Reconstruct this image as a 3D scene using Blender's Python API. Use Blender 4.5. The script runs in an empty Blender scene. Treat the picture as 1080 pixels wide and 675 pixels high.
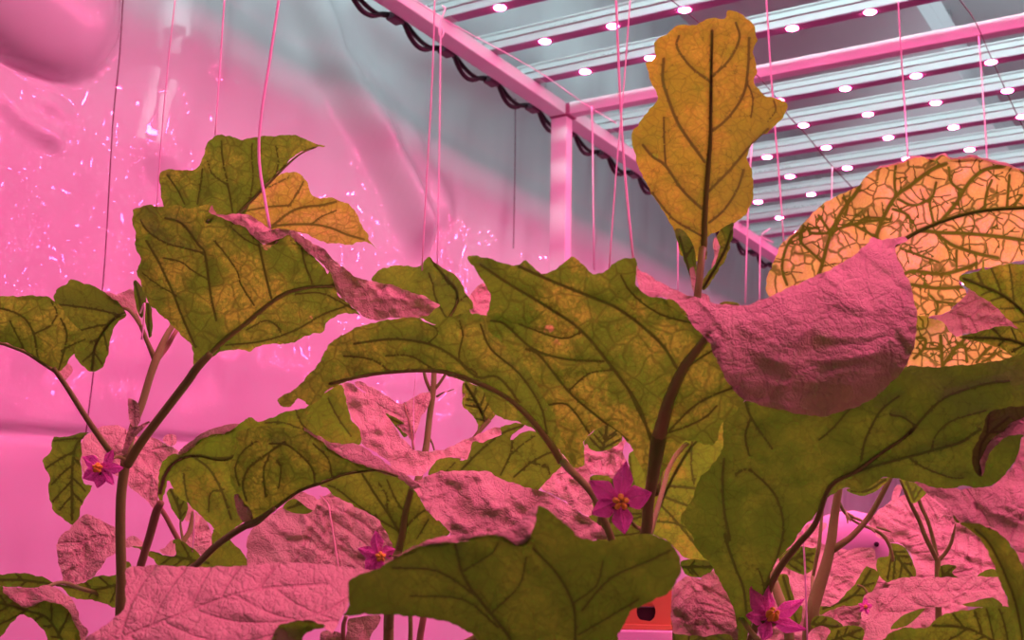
import bpy, bmesh, math, random
import numpy as np
from mathutils import Vector, Matrix
from mathutils.geometry import delaunay_2d_cdt
S = bpy.context.scene
COL = S.collection
random.seed(7)
# ------------------------------------------------------------------ camera
FPX, PIT, ROLL, AZ = 1378.0, 0.2098, 0.01974, 0.5393
CAMZ = 1.2
cp, sp, cr, sr = math.cos(PIT), math.sin(PIT), math.cos(ROLL), math.sin(ROLL)
FW = np.array([0, cp, sp]); VV = np.array([0, -sp, cp]); XX = np.array([1., 0, 0])
RT = cr*XX+sr*VV; UP = -sr*XX+cr*VV
CAM = np.array([0, 0, CAMZ])
cam_d = bpy.data.cameras.new('camera')
cam_d.sensor_width = 36; cam_d.lens = 36*FPX/1080
cam_d.clip_start = .02
cam_d.dof.use_dof = True; cam_d.dof.focus_distance = 1.05; cam_d.dof.aperture_fstop = 18
cam = bpy.data.objects.new('camera', cam_d)
M = Matrix(((RT[0], UP[0], -FW[0], 0), (RT[1], UP[1], -FW[1], 0), (RT[2], UP[2], -FW[2], CAMZ), (0, 0, 0, 1)))
cam.matrix_world = M
COL.objects.link(cam); S.camera = cam
S.view_settings.view_transform = 'Standard'; S.view_settings.look = 'None'
S.view_settings.exposure = 0.0; S.view_settings.gamma = 1
try: S.view_settings.use_curve_mapping = False
except Exception: pass
S.cycles.max_bounces = 10; S.cycles.transmission_bounces = 8; S.cycles.transparent_max_bounces = 8
S.cycles.sample_clamp_indirect = 6
# room frame: lateral axis L1 (along the light bars), long axis L2 (along the rack)
L1 = np.array([math.cos(AZ), -math.sin(AZ), 0]); L2 = np.array([math.sin(AZ), math.cos(AZ), 0])
def rk(lat, lon, z): return CAM + L1*lat + L2*lon + np.array([0, 0, z])
def at(x, y, D): return CAM + D*(FW + (x-540)/FPX*RT + (337.5-y)/FPX*UP)
# world: dim neutral room
w = bpy.data.worlds.new('World'); S.world = w; w.use_nodes = True
w.node_tree.nodes['Background'].inputs[0].default_value = (0.75, 0.9, 1.0, 1)
w.node_tree.nodes['Background'].inputs[1].default_value = 0.015
LED_POWER = 222.0
LED_COL = (1.0, 0.085, 0.31)
def area(name, loc, to, sx, sy, power, col):
    l = bpy.data.lights.new(name, 'AREA'); l.shape = 'RECTANGLE'; l.size = sx; l.size_y = sy; l.energy = power; l.color = col
    o = bpy.data.objects.new(name, l); o.location = loc
    o.rotation_euler = (Vector(to)-Vector(loc)).to_track_quat('-Z', 'Y').to_euler(); COL.objects.link(o); return o
# cool white room light from added, unseen area lights: lamp bars, film wall, ceiling
for la in (-.6, 1.0, 2.3):
    p = rk(la, .5, 1.62); l = area('rack_fill_light', p, p+L2*2.0-np.array([0, 0, .52]), 1.3, .12, 5.5, (.74, 1.0, 1.0)); l.data.spread = math.radians(62)
p = rk(-.2, 1.6, 1.62); l = area('wall_fill_light', p, p-L1*1.3-np.array([0, 0, .34]), 3.2, .6, 4.2, (.74, 1.0, 1.0)); l.data.spread = math.radians(48)  # added light that greys the upper film wall
p = rk(0.6, 3.2, 1.12); l = area('ceiling_fill_light', p, p+np.array([0, 0, 1]), 2.4, 2.6, 17, (.74, 1.0, 1.0))  # added light that brightens the ceiling above the bars
# ------------------------------------------------------------------ materials
def mat(name, base, rough=.6, spec=.3, metal=0, emis=None, es=0):
    m = bpy.data.materials.new(name); m.use_nodes = True
    b = m.node_tree.nodes['Principled BSDF']
    b.inputs['Base Color'].default_value = (*base, 1); b.inputs['Roughness'].default_value = rough
    b.inputs['Specular IOR Level'].default_value = spec; b.inputs['Metallic'].default_value = metal
    if emis: b.inputs['Emission Color'].default_value = (*emis, 1); b.inputs['Emission Strength'].default_value = es
    return m
class NT:
    def __init__(s, m): s.t = m.node_tree; s.n = s.t.nodes; s.l = s.t.links
    def node(s, ty, **k):
        n = s.n.new(ty)
        for a, v in k.items(): setattr(n, a, v)
        return n
    def link(s, a, b): s.l.new(a, b)
    def val(s, op, a, b=None, c=None):
        n = s.node('ShaderNodeMath', operation=op)
        for i, v in enumerate((a, b, c)):
            if v is None: continue
            if hasattr(v, 'links'): s.link(v, n.inputs[i])
            else: n.inputs[i].default_value = v
        return n.outputs[0]
    def mix(s, f, a, b):
        n = s.node('ShaderNodeMix', data_type='RGBA')
        for k, v in ((0, f), (6, a), (7, b)):
            if hasattr(v, 'links'): s.link(v, n.inputs[k])
            else: n.inputs[k].default_value = v if k == 0 else (*v, 1)
        return n.outputs[2]
    def ramp(s, v, a, b, smooth=True):
        n = s.node('ShaderNodeMapRange', interpolation_type='SMOOTHSTEP' if smooth else 'LINEAR')
        s.link(v, n.inputs[0]); n.inputs[1].default_value = a; n.inputs[2].default_value = b
        return n.outputs[0]
def bumped(m, scale, strength, dist=.002, detail=4, coord='Object'):
    t = NT(m); tc = t.node('ShaderNodeTexCoord'); no = t.node('ShaderNodeTexNoise'); no.inputs['Scale'].default_value = scale
    no.inputs['Detail'].default_value = detail; t.link(tc.outputs[coord], no.inputs[0])
    b = t.node('ShaderNodeBump'); b.inputs['Strength'].default_value = strength; b.inputs['Distance'].default_value = dist
    t.link(no.outputs[0], b.inputs['Height']); t.link(b.outputs[0], t.n['Principled BSDF'].inputs['Normal'])
    return m
def leaf_mat(name, tA, tB, tV, top=(.70, .80, .50), under=(.10, .19, .05), trans=.62, net=.5, veinw=1.0, n2w=.45, nsc=95, spots=0.0, ttop=.12):
    m = bpy.data.materials.new(name); m.use_nodes = True; t = NT(m); t.n.clear()
    vd = t.node('ShaderNodeAttribute', attribute_name='vd').outputs['Fac']
    uv = t.node('ShaderNodeAttribute', attribute_name='luv').outputs['Vector']
    wn = t.node('ShaderNodeTexNoise'); wn.inputs['Scale'].default_value = 90; t.link(uv, wn.inputs[0])
    wa = t.node('ShaderNodeVectorMath', operation='MULTIPLY_ADD'); t.link(wn.outputs['Color'], wa.inputs[0])
    wa.inputs[1].default_value = (.006,)*3; t.link(uv, wa.inputs[2])
    def vor(scale, a, b):
        v = t.node('ShaderNodeTexVoronoi', feature='DISTANCE_TO_EDGE'); v.inputs['Scale'].default_value = scale
        t.link(wa.outputs[0], v.inputs[0]); r = t.ramp(v.outputs[0], a, b); return t.val('SUBTRACT', 1.0, r), r
    n1, h1 = vor(nsc, .012, .09); n2, h2 = vor(330, .02, .16)
    ve = t.val('SUBTRACT', 1.0, t.ramp(vd, .45*veinw, 1.5*veinw))
    halo = t.val('SUBTRACT', 1.0, t.ramp(vd, .5, 5.0))
    dk = t.val('MAXIMUM', ve, t.val('MAXIMUM', t.val('MULTIPLY', n1, net), t.val('MULTIPLY', n2, net*n2w)))
    dk = t.val('MAXIMUM', dk, t.val('MULTIPLY', halo, .28))
    mo = t.node('ShaderNodeTexNoise'); mo.inputs['Scale'].default_value = 26; mo.inputs['Detail'].default_value = 6
    mo.inputs['Roughness'].default_value = .65; t.link(uv, mo.inputs[0])
    mm = t.ramp(mo.outputs[0], .42, .64)
    vc = t.node('ShaderNodeTexVoronoi', feature='F1'); vc.inputs['Scale'].default_value = 520; t.link(wa.outputs[0], vc.inputs[0])
    sx = t.node('ShaderNodeSeparateColor'); t.link(vc.outputs['Color'], sx.inputs[0])
    mm2 = t.val('MINIMUM', 1.0, t.val('MULTIPLY', t.val('ADD', t.val('MULTIPLY', sx.outputs[0], .75), .25), t.val('MULTIPLY', mm, 1.45)))
    sn = t.node('ShaderNodeTexNoise'); sn.inputs['Scale'].default_value = 48; sn.inputs['Detail'].default_value = 4; t.link(uv, sn.inputs[0])
    spot = t.ramp(sn.outputs[0], .70, .75)
    tc = t.mix(dk, t.mix(t.val('MULTIPLY', spot, spots), t.mix(mm2, tA, tB), (.95, .95, .30)), tV)
    topc = t.mix(mm, top, tuple(c*.86 for c in top)); topc = t.mix(t.val('MULTIPLY', ve, .5), topc, (.62, .62, .40))
    undc = t.mix(dk, under, tuple(c*.55 for c in under))
    # height for the wrinkled blade
    fn = t.node('ShaderNodeTexNoise'); fn.inputs['Scale'].default_value = 260; fn.inputs['Detail'].default_value = 5; t.link(uv, fn.inputs[0])
    cn = t.node('ShaderNodeTexNoise'); cn.inputs['Scale'].default_value = 24; cn.inputs['Detail'].default_value = 5; cm = t.node('ShaderNodeMapping'); cm.inputs['Scale'].default_value = (.55, 1.7, 1); cm.inputs['Rotation'].default_value = (0, 0, .35); t.link(uv, cm.inputs[0]); t.link(cm.outputs[0], cn.inputs[0])
    h = t.val('ADD', t.val('MULTIPLY', h1, .18), t.val('MULTIPLY', fn.outputs[0], .8))
    h = t.val('ADD', h, t.val('MULTIPLY', cn.outputs[0], 3.4)); h = t.val('ADD', h, t.val('MULTIPLY', h2, .15))
    h = t.val('SUBTRACT', h, t.val('MULTIPLY', ve, .5))
    bp = t.node('ShaderNodeBump'); bp.inputs['Strength'].default_value = .85; bp.inputs['Distance'].default_value = .0025; t.link(h, bp.inputs['Height'])
    bp2 = t.node('ShaderNodeBump'); bp2.inputs['Strength'].default_value = .35; bp2.inputs['Distance'].default_value = .0015; t.link(h, bp2.inputs['Height'])
    def pair(refl, f, b):
        d = t.node('ShaderNodeBsdfDiffuse'); t.link(refl, d.inputs[0]); t.link(b.outputs[0], d.inputs['Normal'])
        x = t.node('ShaderNodeBsdfTranslucent'); t.link(tc, x.inputs[0]); t.link(b.outputs[0], x.inputs['Normal'])
        s = t.node('ShaderNodeMixShader'); s.inputs[0].default_value = f; t.link(d.outputs[0], s.inputs[1]); t.link(x.outputs[0], s.inputs[2])
        return s
    a = pair(topc, ttop, bp); b = pair(undc, trans, bp2)
    ge = t.node('ShaderNodeNewGeometry'); s = t.node('ShaderNodeMixShader')
    t.link(ge.outputs['Backfacing'], s.inputs[0]); t.link(a.outputs[0], s.inputs[1]); t.link(b.outputs[0], s.inputs[2])
    gl = t.node('ShaderNodeBsdfGlossy'); gl.inputs['Roughness'].default_value = .45; t.link(bp.outputs[0], gl.inputs['Normal'])
    s2 = t.node('ShaderNodeMixShader'); s2.inputs[0].default_value = .025; t.link(s.outputs[0], s2.inputs[1]); t.link(gl.outputs[0], s2.inputs[2])
    o = t.node('ShaderNodeOutputMaterial'); t.link(s2.outputs[0], o.inputs[0])
    return m
GREEN = leaf_mat('leaf_green', (.13, .58, .02), (.22, .80, .03), (.05, .20, .01), net=.25)
OLIVE = leaf_mat('leaf_olive', (.13, .62, .02), (.34, .98, .05), (.05, .20, .01), net=.5, nsc=72, spots=.3)
DARK = leaf_mat('leaf_dark_green', (.075, .40, .012), (.13, .54, .02), (.04, .17, .01), net=.2)
LIME = leaf_mat('leaf_lime', (.22, .95, .03), (.38, 1., .05), (.09, .34, .02), net=.3)
AMBER = leaf_mat('leaf_amber', (.13, .62, .02), (.38, 1., .055), (.05, .19, .01), net=.5, nsc=72, spots=.8)
YELLOW = leaf_mat('leaf_yellow', (.55, 1., .14), (.72, 1., .30), (.08, .26, .01), trans=.85, net=.85, veinw=1.35, n2w=.12, nsc=75)
STEM = bumped(mat('stem_green', (.22, .44, .09), .6, .2), 300, .4, .001)
MIDR = bumped(mat('midrib_green', (.30, .56, .12), .6, .2), 300, .4, .001)
STEMR = bumped(mat('stem_reddish', (.34, .36, .16), .6, .2), 300, .4, .001)
PETAL = leaf_mat('petal_violet', (1., .30, .9), (1., .35, .9), (.9, .2, .8), top=(1., .34, .85), under=(.95, .32, .8), trans=.5, net=.05, ttop=.3)
ANTHER = mat('anther_yellow', (.95, .95, .10), .5)
CALYX = mat('calyx_green', (.25, .35, .12), .7)
STRG = mat('string_white', (.98, .98, .98), .8)
WIRED = mat('wire_dark', (.16, .06, .10), .5)
STEEL = mat('rack_white_paint', (.80, .84, .86), .45, .4)
HOUS = mat('bar_housing', (.62, .68, .69), .4, .5)
PCB = mat('bar_circuit_strip', (.42, .24, .42), .5, .3)
BLACK = mat('cable_black', (.02, .015, .02), .5)
CLIP = mat('connector_dark', (.10, .06, .09), .5)
LENS = mat('led_lens', (.9, .9, .9), .3, .5, 0, LED_COL, LED_POWER)
INK = mat('print_ink', (.05, .05, .06), .6)
# ------------------------------------------------------------------ object helpers
def finish(name, me, m, parent=None, smooth=True):
    if m: me.materials.append(m)
    if smooth:
        me.polygons.foreach_set('use_smooth', [True]*len(me.polygons))
    o = bpy.data.objects.new(name, me); COL.objects.link(o)
    if parent: o.parent = parent; o.matrix_parent_inverse = Matrix.Identity(4); o.location = -PW(parent)
    return o
def PW(o):  # translation-only hierarchy
    v = Vector((0, 0, 0))
    while o: v += o.location; o = o.parent
    return v
def tag(o, label, cat, group=None):
    o['label'] = label; o['category'] = cat
    if group: o['group'] = group
    return o
def thing(name, loc, label, cat, group=None):
    o = bpy.data.objects.new(name, None); o.empty_display_size = .05; o.location = Vector(loc); COL.objects.link(o)
    return tag(o, label, cat, group)
def struct(o): o['kind'] = 'structure'; return o
def mesh(name, V, F): 
    me = bpy.data.meshes.new(name); me.from_pydata([tuple(v) for v in V], [], F); me.update(); return me
def smooth_path(pts, n=6):
    P = [np.array(p, float) for p in pts]
    if len(P) < 3: 
        return [P[0]+(P[-1]-P[0])*k/n for k in range(n+1)]
    Q = [2*P[0]-P[1]]+P+[2*P[-1]-P[-2]]; out = []
    for i in range(1, len(Q)-2):
        for k in range(n):
            t = k/n; a, b, c, d = Q[i-1], Q[i], Q[i+1], Q[i+2]
            out.append(.5*((2*b)+(-a+c)*t+(2*a-5*b+4*c-d)*t*t+(-a+3*b-3*c+d)*t**3))
    out.append(P[-1]); return out
def tube_data(pts, seg=8, cap=True):
    """pts: (x,y,z,r) world"""
    V, F = [], []; n = len(pts)
    P = [Vector(p[:3]) for p in pts]
    nrm = None
    for i in range(n):
        t = (P[min(i+1, n-1)]-P[max(i-1, 0)])
        if t.length < 1e-9: t = Vector((0, 0, 1))
        t.normalize()
        if nrm is None: nrm = t.orthogonal().normalized()
        nrm = (nrm-t*nrm.dot(t)); 
        if nrm.length < 1e-6: nrm = t.orthogonal()
        nrm.normalize(); b = t.cross(nrm)
        for k in range(seg):
            a = 2*math.pi*k/seg; V.append(P[i]+(nrm*math.cos(a)+b*math.sin(a))*pts[i][3])
        if i:
            for k in range(seg):
                k2 = (k+1) % seg; F.append(((i-1)*seg+k, (i-1)*seg+k2, i*seg+k2, i*seg+k))
    if cap:
        F.append(tuple(range(seg))[::-1]); F.append(tuple((n-1)*seg+k for k in range(seg)))
    return V, F
def tube(name, pts, m, parent=None, seg=8, n=5):
    q = smooth_path(pts, n); V, F = tube_data(q, seg); return finish(name, mesh(name, V, F), m, parent)
def boxrk(la0, la1, lo0, lo1, z0, z1):
    V = [rk(a, b, c) for a in (la0, la1) for b in (lo0, lo1) for c in (z0, z1)]
    F = [(0, 1, 3, 2), (4, 6, 7, 5), (0, 4, 5, 1), (2, 3, 7, 6), (0, 2, 6, 4), (1, 5, 7, 3)]
    return V, F
def join_data(parts):
    V, F = [], []
    for v, f in parts:
        k = len(V); V += list(v); F += [tuple(i+k for i in q) for q in f]
    return V, F
def box_obj(name, boxes, m, parent=None, bev=.0015):
    V, F = join_data(boxes); me = mesh(name, V, F); 
    bm = bmesh.new(); bm.from_mesh(me); bmesh.ops.recalc_face_normals(bm, faces=bm.faces)
    if bev: bmesh.ops.bevel(bm, geom=bm.edges[:], offset=bev, segments=2, affect='EDGES', profile=.5)
    bm.to_mesh(me); bm.free(); return finish(name, me, m, parent, smooth=False)
# ------------------------------------------------------------------ leaf builder
CROPS = dict(c1=(0, 270, 5), c2=(120, 130, 3.75), c3=(130, 200, 5), c4=(200, 260, 5), c5=(300, 250, 5), c6=(0, 400, 5), c7=(0, 540, 5), c8=(100, 400, 5),
    d1=(100, 500, 5), d2=(280, 380, 5), d3=(280, 480, 5), d4=(280, 540, 5), d5=(440, 380, 5), d6=(460, 470, 5), d7=(600, 440, 5), d8=(600, 540, 5),
    e1=(640, 0, 5), e2=(640, 135, 5), e3=(790, 150, 3.75), e4=(864, 270, 5), e5=(640, 240, 3), e6=(864, 400, 5), e7=(864, 540, 5), e8=(760, 540, 5),
    m5=(340, 220, 2.7), m6=(340, 425, 2.7), g=(0, 0, 1))
def P(*spec):
    """P('c1',[..],'c3',[..]) -> full-frame points"""
    out = []
    for k in range(0, len(spec), 2):
        x0, y0, f = CROPS[spec[k]]; out += [(x0+p[0]/f, y0+p[1]/f) for p in spec[k+1]]
    return out
def inside(poly, X, Y):
    c = np.zeros(X.shape, bool); n = len(poly)
    for i in range(n):
        x1, y1 = poly[i]; x2, y2 = poly[(i+1) % n]
        if y1 == y2: continue
        c ^= ((y1 > Y) != (y2 > Y)) & (X < (x2-x1)*(Y-y1)/(y2-y1)+x1)
    return c
def resample(pl, step, closed=False):
    p = np.array(list(pl)+([pl[0]] if closed else []), float); out = []
    for a, b in zip(p[:-1], p[1:]):
        L = np.hypot(*(b-a)); k = max(1, int(round(L/step)))
        for j in range(k): out.append(a+(b-a)*j/k)
    if not closed: out.append(p[-1])
    return np.array(out)
def seg_dist(Q, pl):
    A = pl[:-1]; B = pl[1:]; best = np.full(len(Q), 1e9); bt = np.zeros((len(Q), 2))
    for a, b in zip(A, B):
        d = b-a; L2_ = d@d+1e-12; t = np.clip(((Q-a)@d)/L2_, 0, 1); c = a+t[:, None]*d
        r = np.hypot(*(Q-c).T); m = r < best; best[m] = r[m]; bt[m] = c[m]
    return best, bt
def vnoise(x, y, seed=0):
    r = np.random.RandomState(seed); out = np.zeros_like(x)
    for k in range(5):
        a = r.rand()*math.pi*2; f = 1*(1+.35*r.rand())*(1 if k < 3 else 1.9); ph = r.rand()*6.28
        out += np.sin((x*math.cos(a)+y*math.sin(a))*f*2*math.pi+ph)*(1 if k < 3 else .45)
    return out/3
def smooth2(pl, n=4): return [tuple(p) for p in smooth_path(pl, n)]
def auto_veins(mid, poly, rng, nsec=6, reach=1.0):
    m = resample(smooth2(mid), 4); seglen = np.hypot(*np.diff(m, axis=0).T).sum(); out = []
    xs = np.array(poly); size = max(np.ptp(xs[:, 0]), np.ptp(xs[:, 1]))
    for side in (-1, 1):
        for k in range(nsec):
            t = (k+.35+.15*side+.2*rng.random())/(nsec+.3)*.92; i = int(t*(len(m)-2)); p = m[i].copy(); d = m[min(i+3, len(m)-1)]-m[i]; d /= np.hypot(*d)+1e-9
            a = math.atan2(d[1], d[0])+side*(math.radians(58)-t*.25); pts = [tuple(p)]
            for s in range(int(size*reach/5)):
                a -= side*.028+rng.uniform(-.04, .04); p = p+5*np.array([math.cos(a), math.sin(a)])
                if not inside(poly, np.array([p[0]]), np.array([p[1]]))[0]: break
                pts.append(tuple(p))
            if len(pts) > 2: out.append((1.1, pts))
    return out
def tert_veins(secs, poly, rng, gap=15, ln=26):
    out = []
    for wd, pl in secs:
        m = resample(pl, 3); i = int(gap/6*rng.random())+2; side = 1
        while i < len(m)-2:
            d = m[min(i+2, len(m)-1)]-m[i-1]; a = math.atan2(d[1], d[0]); a += side*math.radians(rng.uniform(45, 80)); p = m[i].copy(); pts = [tuple(p)]
            for s in range(int(ln*rng.uniform(.5, 1.2)/3.5)):
                a += rng.uniform(-.35, .35); p = p+3.5*np.array([math.cos(a), math.sin(a)])
                if not inside(poly, np.array([p[0]]), np.array([p[1]]))[0]: break
                pts.append(tuple(p))
                if s == 2 and rng.random() < .45: 
                    b = a+rng.choice((-1, 1))*.9; q = p+5*np.array([math.cos(b), math.sin(b)]); out.append((.42, [tuple(p), tuple(q), tuple(q+5*np.array([math.cos(b-.2), math.sin(b-.2)]))]))
            if len(pts) > 1: out.append((.5, pts))
            side = -side; i += max(2, int(rng.uniform(.3, .7)*gap/3))
    return out
NLEAF = [0]
def depth_fn(pt, patches):
    o = np.array(pt['o']); c = pt.get('c', tuple(o.mean(0)))
    D = pt['D']; side = pt['s']; gx, gy = pt.get('g', (0, .9) if side == 'U' else (0, -1.0)); q = pt.get('q', (0, 0, 0))
    nz = pt.get('nz', .0028); fr = pt.get('fr', 22.); sd = pt.get('seed', 1)
    def base(Q):
        u = (Q[:, 0]-c[0])/FPX; v = (Q[:, 1]-c[1])/FPX
        if 'fold' in pt:
            src = patches[pt.get('src', 0)]['fn']; f = resample(pt['fold'], 3); dd, near = seg_dist(Q, f)
            # average of the host depth over near fold points keeps the crease smooth
            d0 = src(near); sl = pt.get('slope', -.9); cu = pt.get('curve', 0.)
            r = dd/FPX
            return d0+D_host(patches, pt)*(sl*r+cu*r*r)
        return D*(1+gx*u+gy*v+q[0]*u*u+q[1]*u*v+q[2]*v*v)+nz*vnoise(u*D*fr, v*D*fr, sd)
    return base
def D_host(patches, pt): return patches[pt.get('src', 0)]['D']
def build_leaf(plant, patches, m=None, veins=(), mid=None, midr=(0, 0), nsec=6, step=3.2, name='leaf', tert=True, gap=15, toff=.95, auto=True, quilt=.0009, label=None, pet=None, petm=None):
    NLEAF[0] += 1; seed = NLEAF[0]*13; rng = random.Random(seed); m = m or GREEN
    AV, AF, AVD, AUV = [], [], [], []
    for pt in patches:
        if 'seed' not in pt: pt['seed'] = seed+len(pt['o'])
        pt['o'] = [tuple(p) for p in pt['o']]; pt['fn'] = depth_fn(pt, patches)
    maino = patches[0]['o']
    vs = [(wd, smooth2(pl, 4)) for wd, pl in veins]
    if mid and auto and not veins: vs += auto_veins(mid, maino, rng, nsec)
    sec = list(vs)
    if mid: sec.append((1.6, smooth2(mid, 4)))
    tv = tert_veins(sec, maino, rng, gap) if tert else []
    allv = sec+tv
    mt = None
    for pi, pt in enumerate(patches):
        o = pt['o']; x = np.array(o); st = step
        cl = [o[-1]]+list(o)+[o[0], o[1]]; sm = []
        for i in range(1, len(cl)-2):
            A_, B_, C_, D_ = (np.array(cl[i+k], float) for k in (-1, 0, 1, 2)); lim = np.hypot(*(C_-B_))
            t1 = (C_-A_)/2; t2 = (D_-B_)/2
            for tt in (t1, t2):
                n_ = np.hypot(*tt)
                if n_ > lim*.9: tt *= lim*.9/n_
            for k in range(3):
                u_ = k/3; sm.append((2*u_**3-3*u_**2+1)*B_+(u_**3-2*u_**2+u_)*t1+(-2*u_**3+3*u_**2)*C_+(u_**3-u_**2)*t2)
        o = [tuple(p) for p in sm]; e = resample(o, st*.8, True)
        if 'fold' in pt:
            ar = np.sum(e[:, 0]*np.roll(e[:, 1], -1)-np.roll(e[:, 0], -1)*e[:, 1]); tg = np.roll(e, -1, 0)-np.roll(e, 1, 0)
            nn = np.stack([tg[:, 1], -tg[:, 0]], 1)/(np.hypot(*tg.T)[:, None]+1e-9)*(1 if ar > 0 else -1); fd, _ = seg_dist(e, resample(pt['fold'], 3))
            e = e+nn*(1.6*np.clip(1-fd/6, 0, 1))[:, None]; o = [tuple(p) for p in e]
        # tiny irregularity of the margin
        rs_ = np.random.RandomState(seed+pi); ne_ = len(e); kk = np.arange(ne_)*st*.8; tg = np.roll(e, -1, 0)-np.roll(e, 1, 0)
        nn = np.stack([tg[:, 1], -tg[:, 0]], 1)/(np.hypot(*tg.T)[:, None]+1e-9); ph = rs_.rand(4)*6.28; per = ne_*st*.8
        wv = sum(a_*np.sin(2*math.pi*max(1, round(per/w_))*kk/per+p_) for a_, w_, p_ in ((.55, 31, ph[0]), (.5, 17, ph[1]), (.35, 9, ph[2])))
        if pt.get('rag', 1): e = e+nn*(np.where(wv > 0, wv*.6, wv)*(1 if ne_ > 60 else .4))[:, None]
        e = e+rs_.normal(0, .12, e.shape)
        gx = np.arange(x[:, 0].min(), x[:, 0].max(), st); gy = np.arange(x[:, 1].min(), x[:, 1].max(), st*.87)
        GX, GY = np.meshgrid(gx, gy); GX = GX+(np.arange(len(gy)) % 2)[:, None]*st/2
        Q = np.stack([GX.ravel(), GY.ravel()], 1); ins = inside(o, Q[:, 0], Q[:, 1]); Q = Q[ins]
        if len(Q): dd, _ = seg_dist(Q, np.vstack([e, e[:1]])[::2] if len(e) > 400 else np.vstack([e, e[:1]])); Q = Q[dd > st*.45]
        vp = []
        if pt['s'] == 'U' or pt.get('v'):
            for wd, pl in allv: vp.append(resample(pl, st*(.9 if wd > .6 else .6)))
        if vp:
            vq = np.vstack(vp); vq = vq[inside(o, vq[:, 0], vq[:, 1])]
            if len(vq):
                dd, _ = seg_dist(vq, np.vstack([e, e[:1]])); vq = vq[dd > .8]
        else: vq = np.zeros((0, 2))
        pts = [Vector(p) for p in e]+[Vector(p) for p in Q]+[Vector(p) for p in vq]
        ne = len(e)
        r = delaunay_2d_cdt(pts, [(i, (i+1) % ne) for i in range(ne)], [], 1, .25)
        co = np.array([tuple(p) for p in r[0]]); tris = [tuple(f) for f in r[2]]
        if not len(tris): continue
        # vein distance in half widths
        vd = np.full(len(co), 8.0); ra = np.full(len(co), 30.)
        if vp:
            for wd, pl in allv:
                pl = np.array(pl); lo = pl.min(0)-9; hi = pl.max(0)+9
                mk = np.all((co > lo) & (co < hi), axis=1)
                if mk.any():
                    d, _ = seg_dist(co[mk], pl); vd[mk] = np.minimum(vd[mk], d/wd+(toff if wd < .6 else 0))
                    if wd > .9: ra[mk] = np.minimum(ra[mk], d)
        D = pt['fn'](co)
        D = D-quilt*2*np.exp(-(ra/5.)**2)*(1 if pt['s'] == 'U' else -1)
        if 'nz2' in pt or pt['s'] == 'T':
            u = (co[:, 0])/FPX; v = (co[:, 1])/FPX; a = pt.get('nz2', .0022)
            edge = 1.0
            if 'fold' in pt:
                fd, _ = seg_dist(co, resample(pt['fold'], 4)); edge = np.clip(fd/12, 0, 1)
            bf = pt.get('bf', 1.0); X_ = u*D*bf; Y_ = v*D*bf; X_ = X_+.006*vnoise(X_*30, Y_*30, pt['seed']+8); Y_ = Y_+.006*vnoise(X_*34, Y_*34, pt['seed']+9); D = D+edge*a*(.8*vnoise(X_*26, Y_*60, pt['seed']+3)+.5*vnoise(X_*62, Y_*130, pt['seed']+5)+.22*vnoise(X_*140, Y_*260, pt['seed']+6))
        W = CAM+D[:, None]*(FW+((co[:, 0]-540)/FPX)[:, None]*RT+((337.5-co[:, 1])/FPX)[:, None]*UP)
        k = len(AV); AV += [tuple(p) for p in W]; AVD += list(vd)
        d0 = patches[0]['D']; AUV += [(c[0]/FPX*d0+seed*.37+pi*.1, c[1]/FPX*d0, seed*.11) for c in co]
        # winding: U side shows its back to the camera
        a, b, c = (co[tris[0][i]] for i in range(3)); ccw = ((b-a)[0]*(c-a)[1]-(b-a)[1]*(c-a)[0]) > 0   # in y-down pixels
        flip = ccw if pt['s'] == 'T' else (not ccw)
        AF += [tuple(i+k for i in (f[::-1] if flip else f)) for f in tris]
        if mt is None: mt = pt
    me = mesh(name, AV, AF)
    at_ = me.attributes.new('vd', 'FLOAT', 'POINT'); at_.data.foreach_set('value', np.array(AVD, 'f'))
    au = me.attributes.new('luv', 'FLOAT_VECTOR', 'POINT'); au.data.foreach_set('vector', np.array(AUV, 'f').ravel())
    o = finish(name, me, m, plant)
    if label: o['label'] = label
    f0 = patches[0]['fn']
    if mid and midr[0]:
        pl = smooth2(mid, 5); dd = f0(np.array(pl)); n = len(pl); pts = []
        for i, (p, d) in enumerate(zip(pl, dd)):
            rr = midr[0]+(midr[1]-midr[0])*i/(n-1); pts.append((*at(p[0], p[1], d-.0006), rr*d/FPX))
        V, F = tube_data(pts, 8); ob = finish('midrib', mesh('midrib', V, F), petm or MIDR, o)
    if pet:  # list of (x,y,D,r_px)
        pts = []
        for (x, y, d, r_) in pet:
            if d is None: d = float(f0(np.array([[x, y]], float))[0])
            pts.append((*at(x, y, d), r_*d/FPX))
        tube('leaf_stalk', pts, petm or STEM, o, 10, 6)
    return o
def px_tube(name, pts, m, parent, seg=10, n=6):
    return tube(name, [(*at(x, y, d), r*d/FPX) for x, y, d, r in pts], m, parent, seg, n)
def U(o, D, **k): return dict(o=o, s='U', D=D, **k)
def T(o, D, **k): return dict(o=o, s='T', D=D, **k)
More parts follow.
